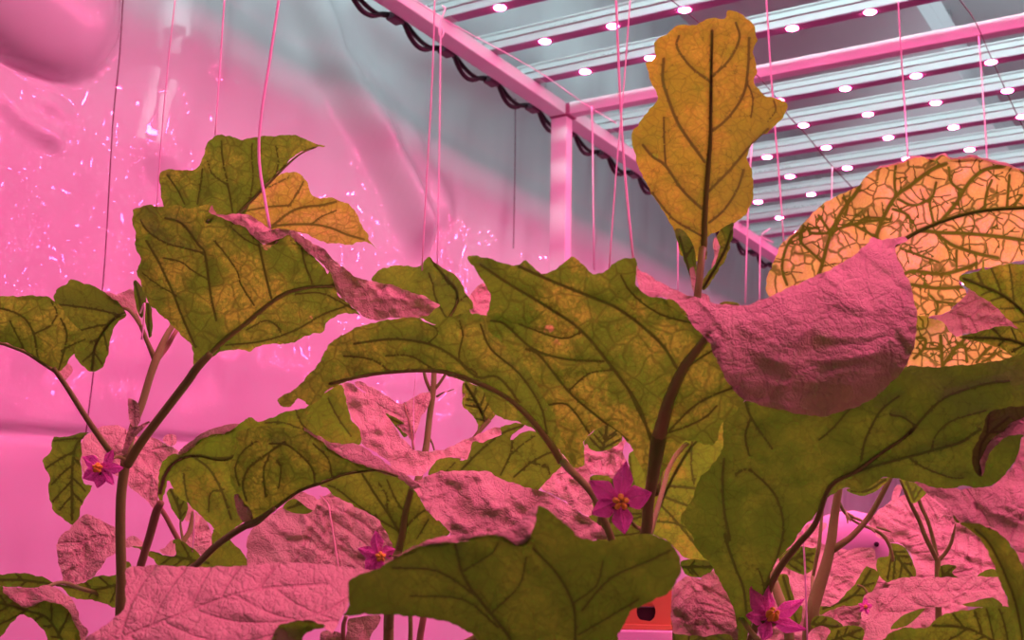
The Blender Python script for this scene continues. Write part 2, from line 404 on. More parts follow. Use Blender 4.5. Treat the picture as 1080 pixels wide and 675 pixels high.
# ================================================================== STRUCTURE
O_LAT, O_LON, SP, RS = -1.106, 1.787, .1383, .1590
WL = -1.52          # lateral position of the film wall
def wall_px(x, y):  # where the sight line of a photo point meets the wall plane -> (lon, z)
    r = at(x, y, 1.0)-CAM; k = WL/(r@L1); p = r*k; return p@L2, p[2]
def ridge(Sx, Z, pts, wd, amp):
    q = np.array([wall_px(*p) for p in pts]); Qs = np.stack([Sx.ravel(), Z.ravel()], 1); d, _ = seg_dist(Qs, q)
    return amp*np.exp(-(d/wd)**2).reshape(Sx.shape)
s = np.linspace(-.6, 6.2, 480); z = np.linspace(-1.2, 1.95, 430)
SX, Z = np.meshgrid(s, z, indexing='ij')
dsp = .012*vnoise(SX*.9, Z*.5, 3)+.006*vnoise(SX*2.6, Z*1.4, 4)+.0016*vnoise(SX*8, Z*5, 8)
dsp += ridge(SX, Z, [(308, -30), (345, 60), (400, 150), (440, 235)], .045, .045)+ridge(SX, Z, [(325, -30), (372, 60), (430, 150), (465, 215)], .045, .018)
dsp += ridge(SX, Z, [(205, -20), (195, 60), (170, 160)], .05, .016)+ridge(SX, Z, [(232, -20), (225, 70)], .02, .008)
dsp += ridge(SX, Z, [(370, 0), (430, 45), (500, 78), (560, 90)], .05, .035)
# pillow of slack film at the upper left
c0 = wall_px(38, -8); rr = np.sqrt(((SX-c0[0])/.15)**2+((Z-c0[1])/.125)**2)
dsp += .075*np.clip(1-rr**2, 0, 1)**.5
dsp += ridge(SX, Z, [(0, 100), (25, 130), (60, 150)], .012, .006)+ridge(SX, Z, [(50, 110), (68, 122), (50, 148)], .012, .007)
dsp -= ridge(SX, Z, [(-120, 452), (0, 455), (100, 461), (300, 470)], .007, .012)
# fine crumple that glints under the lamps
rs = np.random.RandomState(5)
for k in range(260):
    a, b = rs.uniform(0.2, 3.4), rs.uniform(-.5, .95); w1, h1 = rs.uniform(.005, .012), rs.uniform(.012, .04)
    i0, i1 = np.searchsorted(s, a-.06), np.searchsorted(s, a+.06); dsp[i0:i1] += rs.uniform(-.0030, .0030)*np.exp(-((SX[i0:i1]-a)/w1/1.6)**2-((Z[i0:i1]-b)/h1)**2)
pts = CAM+(WL+dsp.ravel())[:, None]*L1+SX.ravel()[:, None]*L2+np.stack([0*Z.ravel(), 0*Z.ravel(), Z.ravel()], 1)
nz_ = len(z); idx = lambda i, j: i*nz_+j
F = [(idx(i, j), idx(i+1, j), idx(i+1, j+1), idx(i, j+1)) for i in range(len(s)-1) for j in range(nz_-1)]
FILM = mat('reflective_film', (.86, .90, .92), .42, .55)
t = NT(FILM); tc = t.node('ShaderNodeTexCoord')
no = t.node('ShaderNodeTexNoise'); no.inputs['Scale'].default_value = 30; no.inputs['Detail'].default_value = 6; t.link(tc.outputs['Object'], no.inputs[0])
b = t.node('ShaderNodeBump'); b.inputs['Strength'].default_value = .25; b.inputs['Distance'].default_value = .002; t.link(no.outputs[0], b.inputs['Height'])
bs = t.n['Principled BSDF']; t.link(b.outputs[0], bs.inputs['Normal'])
bs.inputs['Coat Weight'].default_value = .8; bs.inputs['Coat Roughness'].default_value = .02
n3 = t.node('ShaderNodeTexNoise'); n3.inputs['Scale'].default_value = 3; t.link(tc.outputs['Object'], n3.inputs[0])
t.link(t.mix(n3.outputs[0], (.66, .70, .73), (.74, .77, .79)), bs.inputs['Base Color'])
struct(finish('wall_left', mesh('wall_left', pts, F), FILM))
# far wall, ceiling, floor
s2 = np.linspace(WL-.05, 5.2, 90); z2 = np.linspace(-1.2, 1.95, 40); A, B = np.meshgrid(s2, z2, indexing='ij')
d2_ = 6.1+.015*vnoise(A, B*.6, 9); pts = CAM+A.ravel()[:, None]*L1+d2_.ravel()[:, None]*L2+np.stack([0*B.ravel(), 0*B.ravel(), B.ravel()], 1)
F = [(i*40+j, i*40+j+1, (i+1)*40+j+1, (i+1)*40+j) for i in range(89) for j in range(39)]
struct(finish('wall_back', mesh('wall_back', pts, F), FILM))
CEIL = mat('ceiling_panel', (.74, .80, .82), .7)
t = NT(CEIL); tc = t.node('ShaderNodeTexCoord'); mp = t.node('ShaderNodeMapping'); mp.inputs['Rotation'].default_value = (0, 0, AZ); t.link(tc.outputs['Object'], mp.inputs[0])
br = t.node('ShaderNodeTexBrick'); br.inputs['Scale'].default_value = 1; br.offset = 0
for k, v in (('Mortar Size', .006), ('Brick Width', 1.1), ('Row Height', .55)): br.inputs[k].default_value = v
br.inputs['Color1'].default_value = (.76, .82, .84, 1); br.inputs['Color2'].default_value = (.66, .73, .76, 1); br.inputs['Mortar'].default_value = (.2, .22, .24, 1)
t.link(mp.outputs[0], br.inputs[0]); t.link(br.outputs[0], t.n['Principled BSDF'].inputs['Base Color'])
struct(box_obj('ceiling', [boxrk(WL-.1, 5.2, -1.4, 6.2, 1.95, 2.0)], CEIL, bev=0))
struct(box_obj('floor', [boxrk(WL-.1, 5.2, -1.4, 6.2, -1.26, -1.2)], bumped(mat('floor_concrete', (.16, .15, .15), .5), 20, .3), bev=0))
# ceiling fittings seen through the gaps of the rack
DUCT = mat('duct_grey', (.45, .42, .46), .5)
o = box_obj('cable_tray', [boxrk(-1.1, -.62, 2.1, 4.9, 1.30, 1.36), boxrk(-1.1, -1.08, 2.1, 4.9, 1.36, 1.42), boxrk(-.64, -.62, 2.1, 4.9, 1.36, 1.42)], DUCT)
tag(o, 'dull grey cable tray under the ceiling, seen between the lamp bars above the corner post', 'cable tray')
hg = box_obj('hanger', [boxrk(-.88, -.84, 2.5, 2.54, 1.42, 1.95)], DUCT, o); hg = box_obj('hanger', [boxrk(-.88, -.84, 4.2, 4.24, 1.42, 1.95)], DUCT, o)
# ------------------------------------------------------------------ steel rack (one welded frame)
rack = thing('lamp_rack', rk(-1.23, 2.24, -1.2), 'pink lit white steel frame of square tube carrying all the lamp bars, with corner post', 'rack')
LB = (-1.2495, -1.213)
def sq(name, *a): return box_obj(name, [boxrk(*a)], STEEL, rack, .002)
sq('long_beam', LB[0], LB[1], -1.2, 2.226, .9735, .9995); sq('long_beam', LB[0], LB[1], 2.26, 5.6, .9735, .9995)
sq('cross_beam', -1.208, 2.6, 2.2285, 2.2545, .9735, .9995)
sq('cross_beam', -1.208, 2.6, -.25, -.224, .9735, .9995); sq('cross_beam', -1.208, 2.6, 5.0, 5.026, .9735, .9995)
sq('post', LB[0], LB[1], 2.2285, 2.2545, -1.2, .971)
sq('long_beam', 2.6, 2.63, -1.2, 5.6, .9735, .9995); sq('post', 2.6, 2.63, 2.2285, 2.2545, -1.2, .971); sq('post', LB[0], LB[1], 5.0, 5.026, -1.2, .971); sq('post', 2.6, 2.63, 5.0, 5.026, -1.2, .971)
PLATE = mat('bracket_plum', (.42, .16, .28), .5)
box_obj('corner_bracket', [boxrk(-1.252, -1.206, 2.2265, 2.2595, .972, .998)], PLATE, rack, .001)
# ------------------------------------------------------------------ lamp bars with their LEDs
prof = [(-.014, 0), (.014, 0), (.014, .004), (.0165, .006), (.0165, .014), (.014, .016), (.014, .026), (.017, .028), (.017, .031),
        (-.017, .031), (-.017, .028), (-.014, .026), (-.014, .0175), (-.0185, .0165), (-.0185, .0145), (-.014, .0135), (-.014, .003)]
BL0, BL1 = -1.2495, 2.63
def bar_mesh():
    V = [L1*la+L2*a+np.array([0, 0, b]) for la in (BL0, BL1) for a, b in prof]; n = len(prof)
    F = [(i, (i+1) % n, n+(i+1) % n, n+i) for i in range(n)]+[tuple(range(n))[::-1], tuple(range(n, 2*n))]
    me = mesh('housing', V, F); bm = bmesh.new(); bm.from_mesh(me); bmesh.ops.recalc_face_normals(bm, faces=bm.faces); bm.to_mesh(me); bm.free()
    me.materials.append(HOUS); return me
hm = bar_mesh()
V = [L1*la+L2*a+np.array([0, 0, b]) for la in (BL0+.05, BL1-.05) for a in (-.0125, .0125) for b in (-.0012, .0003)]
pm = mesh('circuit_strip', V, [(0, 1, 3, 2), (4, 6, 7, 5), (0, 4, 5, 1), (2, 3, 7, 6), (0, 2, 6, 4), (1, 5, 7, 3)]); pm.materials.append(PCB)
# a shallow dome lens
V, F = [(0, 0, -.0021)], []
for j, (r, zz) in enumerate(((.0035, -.0020), (.0068, -.0016), (.0092, -.0009), (.0105, 0))):
    for k in range(14): V.append((r*math.cos(2*math.pi*k/14), r*math.sin(2*math.pi*k/14), zz))
F += [(0, 1+(k+1) % 14, 1+k) for k in range(14)]
for j in range(3):
    for k in range(14): a, b_ = 1+j*14+k, 1+j*14+(k+1) % 14; F.append((a, b_, b_+14, a+14))
lm = mesh('led_lens', V, F); lm.materials.append(LENS); lm.polygons.foreach_set('use_smooth', [True]*len(lm.polygons))
V, F = tube_data([(0, 0, .0002, .0118), (0, 0, -.0012, .0118)], 14); rm = mesh('lens_ring', V, F); rm.materials.append(mat('lens_ring_pink', (.75, .35, .6), .4))
# printed type marks on the side of a bar: small dark strokes, as unreadable as in the photo
def ink_mesh():
    parts = []; rn = random.Random(3); x = 0
    for k in range(22):
        h = rn.uniform(.0016, .0052); wd = rn.uniform(.0012, .004)
        la = -1.10+x; z0 = .0195-h/2+rn.uniform(-.0006, .0006)
        v = [L1*a+L2*b+np.array([0, 0, c]) for a in (la, la+wd) for b in (-.0144, -.0139) for c in (z0, z0+h*.35)]
        parts.append((v, [(0, 1, 3, 2), (4, 6, 7, 5), (0, 4, 5, 1), (2, 3, 7, 6), (0, 2, 6, 4), (1, 5, 7, 3)])); x += wd+rn.choice((.0012, .0016, .007))
    V, F = join_data(parts); me = mesh('printed_label', V, F); me.materials.append(INK); return me
im = ink_mesh()
ordn = {0: 'ahead of the two in front of the cross rail', 1: 'second bar in front of the pink cross rail', 2: 'the bar directly in front of the pink cross rail', 4: 'the bar directly behind the pink cross rail',
        5: 'second behind the pink cross rail', 6: 'third behind the pink cross rail', 7: 'fourth behind the pink cross rail', 8: 'fifth behind the pink cross rail',
        9: 'sixth behind the rail, above the amber leaf'}
first = None; GB = 'LED grow light bars lying across the rack'
def linkc(o, parent, loc): o.location = loc; o.parent = parent; COL.objects.link(o); return o
for i in list(range(-10, 3))+list(range(4, 19)):
    base = rk(0, O_LON+i*RS, 1.001); t_ = thing('grow_light_bar', base, 'pale grey LED grow light bar, '+ordn.get(i, 'overhead, beyond the top edge' if i < 0 else 'far end, hidden by leaves'), 'light bar', GB)
    for nm, me in (('housing', hm), ('circuit_strip', pm), ('printed_label', im)):
        linkc(bpy.data.objects.new(nm, me), t_, (0, 0, 0))
    for j in range(-1 if i in (99,) else 0, 26):
        off = L1*(O_LAT+j*SP-0.0)
        if off@L1 > BL1-.06: break
        o = linkc(bpy.data.objects.new('led_lens', lm), t_, (off[0], off[1], -.0012))
# ------------------------------------------------------------------ black supply cable looping under the outer edge of the long beam
cab = thing('supply_cable', rk(-1.26, 2.2, .97), 'black supply cable hanging in loops along the outside of the long pink beam', 'cable')
pl = []
for i in range(-8, 22):
    lo = O_LON+i*RS-.07
    for k in range(6):
        t_ = k/6; pl.append((*rk(-1.262-.006*math.sin(t_*math.pi), lo+t_*RS, .981-.025*math.sin(math.pi*min(1, t_*1.35))**1.0*(1 if t_ < .74 else 0)), .0046))
tube('cable_run', pl, BLACK, cab, 8, 3)
pl = []
for i in range(-8, 22):
    lo = O_LON+i*RS-.05
    for k in range(6):
        t_ = k/6; pl.append((*rk(-1.268, lo+t_*RS, .984-.015*max(0, math.sin(math.pi*t_*1.3))), .004))
tube('thin_cable_run', pl, BLACK, cab, 8, 3)
for i in range(-8, 22):
    lo = O_LON+i*RS+.05; box_obj('connector', [boxrk(-1.270, -1.2505, lo, lo+.03, .969, .983)], CLIP, cab, .002)
# ------------------------------------------------------------------ strings and wires
def string(name, pts, rpx, m, label, cat='string', group=None, **k):
    q = [(*at(x, y, d), rpx*d/FPX) for x, y, d in pts]; b = q[-1][:3]
    t_ = thing(name, b, label, cat, group); tube('strand', q, m, t_, 6, 3)
    return t_
def wline(x, y, off=.02):  # a point just in front of the wall film
    r = at(x, y, 1.0)-CAM; return (WL+off+.03)/(r@L1)
string('hanging_wire', [(x, y, wline(x, y)) for x, y in ((131, -25), (126, 60), (119, 130), (111, 270), (104, 345), (97.5, 402), (90, 462))], .75, WIRED, 'dark plum wire hanging down the film wall at the left', 'wire')
string('hanging_wire', [(x, y, wline(x, y, .05)) for x, y in ((543.5, 104), (543, 180), (541.5, 262))], .6, WIRED, 'thin dark wire on the film just left of the pink post', 'wire')
string('plant_string', [(187, -20, 1.5), (178, 60, 1.5), (170, 150, 1.5), (165, 225, 1.5)], .7, STRG, 'faint pale string fading against the film, second line from the left', 'string')
string('plant_string', [(238, -20, 1.24), (232, 70, 1.22), (227, 142, 1.2)], .9, STRG, 'pale string ending at the top of the green leaf at upper left', 'string')
string('plant_string', [(297, -20, 1.02), (285, 60, 1.0), (274.5, 130, .98), (273.5, 172, .97), (279, 208, .955), (284.5, 240, .94)], 1.6, STRG, 'thickest pink-white string, knotted onto the big folded leaf at left', 'string')
string('plant_string', [(459, -20, 1.3), (456, 80, 1.3), (450, 190, 1.3), (445, 285, 1.3)], .9, STRG, 'left one of the two parallel strings below the near lamp bar', 'string')
k_ = string('plant_string', [(466, 6, 1.9), (469.5, 9, 1.9), (465.5, 20, 1.9), (463, 33, 1.9), (465.5, 40, 1.9), (468, 34, 1.9), (465, 30, 1.9), (464.5, 60, 1.9), (463.5, 150, 1.9), (461, 292, 1.9)], .9, STRG, 'string with a small hook and loop at its top, right one of the parallel pair', 'string')
string('plant_string', [(624, 112, 2.2), (625, 150, 2.2), (626.5, 285, 2.2)], .85, STRG, 'string hanging straight just right of the pink post', 'string')
string('plant_string', [(649, -20, 1.15), (653, 80, 1.15), (658, 170, 1.15), (668, 275, 1.15)], 1.3, STRG, 'thicker of the two crossing strings left of the upright leaf', 'string')
string('plant_string', [(666, -20, 1.3), (658, 90, 1.3), (650, 180, 1.3), (642, 290, 1.3)], .85, STRG, 'thinner of the two crossing strings left of the upright leaf', 'string')
string('plant_string', [(715, 255, 1.9), (715, 310, 1.9)], .8, STRG, 'short visible string end below the upright leaf, left of its stalk', 'string')
string('plant_string', [(793, 150, 1.9), (789, 220, 1.9), (786, 320, 1.9)], .9, STRG, 'string passing down behind the right edge of the upright leaf', 'string')
string('plant_string', [(802, 250, 2.1), (801.5, 275, 2.1), (801, 320, 2.1)], .8, STRG, 'string tied to the far end of the long beam with a small bow', 'string')
string('tie_bow', [(812, 241, 2.1), (803, 249, 2.1), (816, 256, 2.1)], .8, STRG, 'small string bow on the far end of the long beam', 'string')
string('plant_string', [(807, -20, 1.5), (812, 60, 1.5), (817, 130, 1.5), (822, 190, 1.5), (827, 262, 1.5)], .9, STRG, 'long string crossing the lamp bars just right of the upright leaf', 'string')
string('plant_string', [(946, -20, 1.4), (950, 50, 1.4), (954, 110, 1.4), (957.5, 166, 1.3)], .8, STRG, 'string meeting the amber leaf at a bright glint on its rim', 'string')
string('plant_string', [(1032, 38, 2.0), (1036, 90, 2.0), (1041, 166, 2.0), (1044, 230, 2.0)], .8, STRG, 'rightmost string hanging from the wire above the amber leaf', 'string')
string('plant_string', [(878, 176, 2.2), (877.5, 190, 2.2), (877, 225, 2.2)], .7, STRG, 'short string tied to the cross wire at the edge of the amber leaf', 'string')
string('plant_string', [(846, 556, 1.06), (849, 600, 1.06), (852, 690, 1.06)], .9, STRG, 'lit string running down beside the forked stem at lower right', 'string')
string('plant_string', [(205, 536, 1.17), (204.5, 560, 1.17), (203, 582, 1.17)], .8, STRG, 'short string among the small leaves at lower left', 'string')
string('plant_string', [(439, 390, 1.2), (436, 430, 1.2), (438, 478, 1.16)], .45, STRG, 'hair-thin string beside the slim stem in the middle', 'string')
string('plant_string', [(148, 270+60, 1.02), (152.5, 320, 1.0), (151, 345, 1.0), (149.5, 358, 1.0)], .9, STRG, 'string tied round the young shoot left of the big folded leaf', 'string')
string('cross_wire', [(1009, -4, 1.9), (1025, 17, 1.95), (1033, 32, 2.), (1045, 60, 2.1), (1062, 98, 2.2), (1080, 136, 2.3), (1100, 175, 2.4)], .55, WIRED, 'thin wire slanting across the lamp bars at the far right', 'wire')
string('cross_wire', [(700, -6, 1.9), (735, 22, 2.0), (803, 84, 2.2), (833, 124, 2.35), (847, 138, 2.4), (873, 170, 2.5), (899, 198, 2.6), (930, 230, 2.7)], .55, WIRED, 'thin wire slanting from the upright leaf down towards the amber leaf', 'wire')
string('cross_wire', [(428, -6, 1.9), (480, 27, 2.0), (530, 54, 2.1), (575, 80, 2.2), (614, 108, 2.3), (650, 130, 2.4)], .6, STRG, 'pale wire running beside the long beam above the corner post', 'wire')
# ------------------------------------------------------------------ growing channel and crate far below the leaves
bench = thing('growing_bench', rk(.2, 1.2, -1.2), 'long growing bench under all the plants, just below the picture', 'growing bench')
CH = mat('channel_white', (.80, .78, .88), .4)
def wb(x0, x1, y0, y1, z0, z1):
    V = [(x, y, z) for x in (x0, x1) for y in (y0, y1) for z in (z0, z1)]
    return V, [(0, 1, 3, 2), (4, 6, 7, 5), (0, 4, 5, 1), (2, 3, 7, 6), (0, 2, 6, 4), (1, 5, 7, 3)]
ZB = CAMZ-.36
box_obj('bench_top', [wb(-.62, 1.25, .45, 1.72, ZB-.03, ZB)], mat('growing_substrate', (.12, .10, .08), .9), bench)
for a in (-.7, 1.17):
    for b in (.5, 1.64): box_obj('leg', [wb(a, a+.04, b, b+.04, 0, ZB-.03)], STEEL, bench)
# crate of folded orange sheet with a round grip hole
pa, pb = at(652, 664, 1.45), at(709, 661, 1.45)
cz = pa[2]; x0, x1 = pa[0], pb[0]; y0 = pa[1]
riser = box_obj('tray', [wb(x0-.006, x1, y0-.01, y0+.20, ZB, cz)], CH, None, .002)
tag(riser, 'pale lilac tray standing directly under the orange crate', 'tray')
CRM = mat('crate_orange', (.58, .30, .10), .5)
zt = at(690, 617, 1.45)[2]; hc = at(682, 645, 1.45); hr = .0105
crate = thing('crate', (float((x0+x1)/2), float(y0+.08), float(cz)), 'orange red plastic crate with a round hole, low between the leaves', 'crate')
# front panel with hole
ring = []; n = 28
outer = [(x0, cz+.0005), (x1, cz+.0005), (x1, zt), (x0+.012, zt), (x0, zt-.018)]
hole = [(hc[0]+hr*1.02*math.cos(2*math.pi*k/n), hc[2]+hr*1.1*math.sin(2*math.pi*k/n)) for k in range(n)]
pts2 = [Vector((float(a), float(b))) for a, b in outer+hole]; no_ = len(outer)
ed = [(i, (i+1) % no_) for i in range(no_)]+[(no_+i, no_+(i+1) % n) for i in range(n)]
r = delaunay_2d_cdt(pts2, ed, [], 0, 1e-6)
inner = np.array([hc[0], hc[2]]); V, F = [], []
co = [np.array([v[0], v[1]]) for v in r[0]]
for f in r[2]:
    c = sum(co[i] for i in f)/len(f)
    if np.hypot(*(c-inner)) < hr*.97: continue
    if not inside(outer, np.array([c[0]]), np.array([c[1]]))[0]: continue
    F.append(tuple(f))
me = mesh('front_panel', [(c[0], y0, c[1]) for c in co], F); ob = finish('front_panel', me, CRM, crate, False)
md = ob.modifiers.new('t', 'SOLIDIFY'); md.thickness = .003
box_obj('side_panel', [wb(x1-.003, x1, y0+.003, y0+.17, cz, zt)], CRM, crate, .0005); box_obj('side_panel', [wb(x0, x0+.003, y0+.003, y0+.17, cz, zt-.02)], CRM, crate, .0005)
box_obj('back_panel', [wb(x0+.003, x1-.003, y0+.167, y0+.17, cz, zt)], CRM, crate, .0005)
box_obj('dark_fill', [wb(x0+.004, x1-.004, y0+.006, y0+.16, cz+.001, zt-.024)], mat('hole_shade', (.03, .02, .02), .7), crate, .001)  # added dark block inside, gives the grip hole its shade
box_obj('flange', [wb(x0, x1+.001, y0-.004, y0, cz+.0005, cz+.006)], CRM, crate, .0008)
# small white channel end glimpsed behind the stems on the right
pa = at(873, 580, 1.62); pb = at(940, 552, 1.62)
o = thing('white_pipe_fitting', (float(pa[0]), float(pa[1]), ZB), 'bright white channel piece with a small dark hole behind the forked stem', 'channel')
ax = [at(862, 590, 1.62), at(955, 548, 1.62)]
tube('channel_body', [(*(at(835, 590, 1.70)), .034), (*(at(900, 566, 1.70)), .034), (*(at(942, 592, 1.70)), .026)], CH, o, 20, 5)
tube('drain_hole', [(*(at(924.5, 574, 1.655)), .0032), (*(at(924.5, 574, 1.675)), .0032)], BLACK, o, 12)
tube('support', [(float(pa[0]), float(pa[1])+.03, ZB, .006), (float(pa[0]), float(pa[1])+.03, float(pa[2]), .006)], CH, o, 10)

# ================================================================== PLANTS
GP = None
def plant(x, y, D, label):
    p = at(x, y, D); return thing('eggplant_plant', (float(p[0]), float(p[1]), ZB), label, 'plant')
def stem(name, pts, pl, root=False, m=STEM, seg=12):
    q = [(*at(x, y, d), r*d/FPX) for x, y, d, r in pts]
    if root:
        a = q[-1]; q.append((a[0], a[1], a[2]*.5+ZB*.5, a[3]*1.2)); q.append((a[0], a[1], ZB, a[3]*1.4))
    return tube(name, q, m, pl, seg, 6)
def flower(pl, x, y, D, R, lobes, tilt=(0, 0), cone=(0, 0), name='flower', clip=None):
    """star corolla seen from the front; lobes: list of (angle deg, length factor, half width factor, lift)"""
    c = at(x, y, D); s = D/FPX; Rw = R*s
    n = np.array([tilt[0], tilt[1]+.4, 1.0]); n /= np.linalg.norm(n)          # toward camera in (RT, UP, -FW) axes
    ax = np.cross([0, 1, 0], n); ax /= np.linalg.norm(ax); ay = np.cross(n, ax)
    B = np.stack([RT, UP, -FW], 0)
    def w(p): return c+(p[0]*ax+p[1]*ay+p[2]*n)@B
    V, F, VD, UVs = [], [], [], []
    def add(p, vd): V.append(tuple(w(p))); VD.append(vd); UVs.append((p[0]+x*.01, p[1], p[2])); return len(V)-1
    fl = None
    nl = len(lobes)
    for li, (a, ln, hw, lift) in enumerate(lobes):
        a = math.radians(a); da, db = math.cos(a), math.sin(a); rows = []
        for i in range(9):
            t_ = i/8; rr = Rw*(.10+(ln-.10)*t_)
            wdt = .84*Rw*hw*(.42+1.0*t_*2.0)*.75 if t_ < .38 else Rw*hw*.84*(1-((t_-.38)/.62)**1.5)+Rw*.015
            row = []
            for j in range(-4, 5):
                q = j/4; zz = Rw*(lift*t_*t_+.10*(1-t_)*0-.16*q*q*(1-t_*.3)+.05*math.sin(t_*7+li+q*2)+.07*math.sin(q*5+li)) + Rw*.03*(li % 2)
                row.append(add((da*rr-db*q*wdt, db*rr+da*q*wdt, zz), abs(q)*7+.8))
            rows.append(row)
        for i in range(8):
            for j in range(8):
                F.append((rows[i][j], rows[i+1][j], rows[i+1][j+1], rows[i][j+1]))
    me = mesh(name, V, F)
    me.attributes.new('vd', 'FLOAT', 'POINT').data.foreach_set('value', np.array(VD, 'f'))
    me.attributes.new('luv', 'FLOAT_VECTOR', 'POINT').data.foreach_set('vector', np.array(UVs, 'f').ravel())
    bm = bmesh.new(); bm.from_mesh(me); bmesh.ops.recalc_face_normals(bm, faces=bm.faces)
    nw = Vector(n@B)
    for f in bm.faces:
        if f.normal.dot(nw) < 0: f.normal_flip()
    bm.to_mesh(me); bm.free()
    o = finish(name, me, PETAL, pl)
    for k in range(5):
        a = 2*math.pi*k/5+.3; b0 = w((.10*Rw*math.cos(a), .10*Rw*math.sin(a), .02*Rw)); b1 = w((.16*Rw*math.cos(a)+cone[0]*Rw, .16*Rw*math.sin(a)+cone[1]*Rw, .26*Rw)); b2 = w((.07*Rw*math.cos(a)+cone[0]*Rw*1.3, .07*Rw*math.sin(a)+cone[1]*Rw*1.3, .46*Rw))
        tube('anther', [(*b0, .05*Rw), (*b1, .085*Rw), (*b2, .03*Rw)], ANTHER, o, 8, 4)
    cs = w((0, 0, -.12*Rw)); ce = w((0, -.1*Rw, -.45*Rw))
    tube('calyx', [(*cs, .30*Rw), (*w((0, -.05*Rw, -.3*Rw)), .22*Rw), (*ce, .06*Rw)], CALYX, o, 10, 4)
    return o
# ------------------------------------------------------------------ P1: left plant
p1 = plant(128, 660, 1.0, 'tall eggplant at the left with bare stem and one big folded leaf')
stem('stem', [(133, 484, 1.0, 5.2), (128, 520, 1.0, 5.2), (127, 560, 1.0, 5.3), (128, 610, 1.0, 5.4), (127, 648, 1.0, 5.5), (127, 700, 1.0, 5.6)], p1, True)
stem('branch', [(132, 488, 1.0, 5), (140, 452, 1.01, 4.2), (150, 425, 1.02, 4), (158, 398, 1.03, 4), (166, 376, 1.04, 4.2), (178, 350, 1.06, 3.2), (195, 325, 1.10, 3), (225, 290, 1.15, 2.5), (250, 235, 1.18, 2.2)], p1)
stem('branch', [(166, 378, 1.045, 3.5), (176, 366, 1.05, 2.6), (184, 352, 1.05, 2.3), (192, 340, 1.07, 2)], p1, m=STEMR)
stem('branch', [(163, 378, 1.04, 3.2), (156, 362, 1.04, 2.4), (149, 345, 1.04, 2.2)], p1)
# big folded leaf
build_leaf(p1, [
    U(P('c2', [(75, 340), (110, 330), (150, 322), (185, 330), (240, 325), (290, 335), (330, 330), (355, 325), (385, 318)], 'c3', [(450, 110), (490, 140), (560, 165), (640, 200), (690, 250), (740, 285), (780, 280), (840, 250), (880, 240), (940, 300), (1010, 360), (1080, 440)],
        'c4', [(730, 120), (755, 170), (765, 210), (790, 260), (840, 305), (900, 360), (850, 352), (815, 350), (770, 370), (720, 405), (700, 455), (660, 460), (600, 478), (525, 515), (450, 512), (380, 520), (320, 555), (290, 545), (220, 545), (150, 565), (90, 600), (30, 655), (20, 610)],
        'c1', [(1020, 560), (1010, 475), (960, 420), (915, 378), (880, 335), (800, 270), (770, 215), (745, 160), (720, 80)], 'c3', [(70, 430), (90, 365), (60, 290), (65, 240), (50, 180), (50, 120)]),
      .95, c=(240, 300), g=(.25, .75), q=(-2.5, 0, 3.0), nz=.003),
    T(P('c3', [(440, 140), (470, 80), (490, 130), (560, 128), (640, 130), (700, 150), (740, 185), (775, 208), (850, 205), (920, 230), (1000, 280), (1080, 330)], 'c5', [(250, 110), (310, 160), (390, 215), (450, 232), (540, 245), (640, 280), (730, 310), (790, 340), (820, 360), (790, 385), (750, 415), (700, 428), (600, 425), (480, 440), (420, 415), (380, 375), (310, 320), (270, 270), (255, 205), (190, 120), (100, 65), (30, 20)], 'c3', [(1010, 360), (940, 300), (885, 240), (840, 250), (790, 280), (740, 285), (690, 250), (640, 200), (560, 165), (500, 140), (445, 180)]),
      .95, fold=P('c3', [(445, 150), (560, 165), (690, 250), (780, 280), (885, 240), (1010, 360)], 'c5', [(190, 120), (255, 205), (310, 320), (420, 415)]), slope=.55, curve=0, nz2=.0040)],
    AMBER, mid=P('c4', [(25, 660), (150, 520), (300, 400), (420, 300), (520, 240), (640, 212), (760, 208)]), midr=(3.6, 1.6), step=2.6,
    veins=[(1.5, P('c3', [(490, 690), (460, 550), (430, 340), (395, 290), (310, 180), (220, 150)])), (1.1, P('c3', [(425, 335), (330, 310), (220, 280), (130, 220), (90, 160)])),
           (1.4, P('c3', [(380, 830), (310, 670), (260, 540), (190, 390), (120, 270)])), (1.5, P('c3', [(780, 570), (750, 450), (715, 290)])), (1., P('c3', [(690, 610), (620, 500), (600, 430), (530, 330), (480, 270)])),
           (1.2, P('c3', [(1000, 500), (960, 400), (940, 310)])), (1.1, P('c4', [(190, 520), (380, 500), (560, 440), (700, 360), (840, 310)])), (1., P('c4', [(560, 250), (690, 245), (790, 290), (860, 330)])),
           (1., P('c4', [(300, 440), (400, 390), (460, 420), (480, 450)])), (.9, P('c3', [(440, 470), (370, 430), (300, 380), (210, 360)])), (.9, P('c3', [(720, 300), (640, 260), (560, 190)])), (.8, P('c3', [(280, 560), (180, 500), (100, 440)]))],
    pet=[(134, 490, 1.0, 5.5), (150, 465, .99, 4.8), (175, 432, .975, 4.6), (198, 402, .962, 4.6), (207, 389, .955, 4.5), (222, 373, .952, 3.8)])
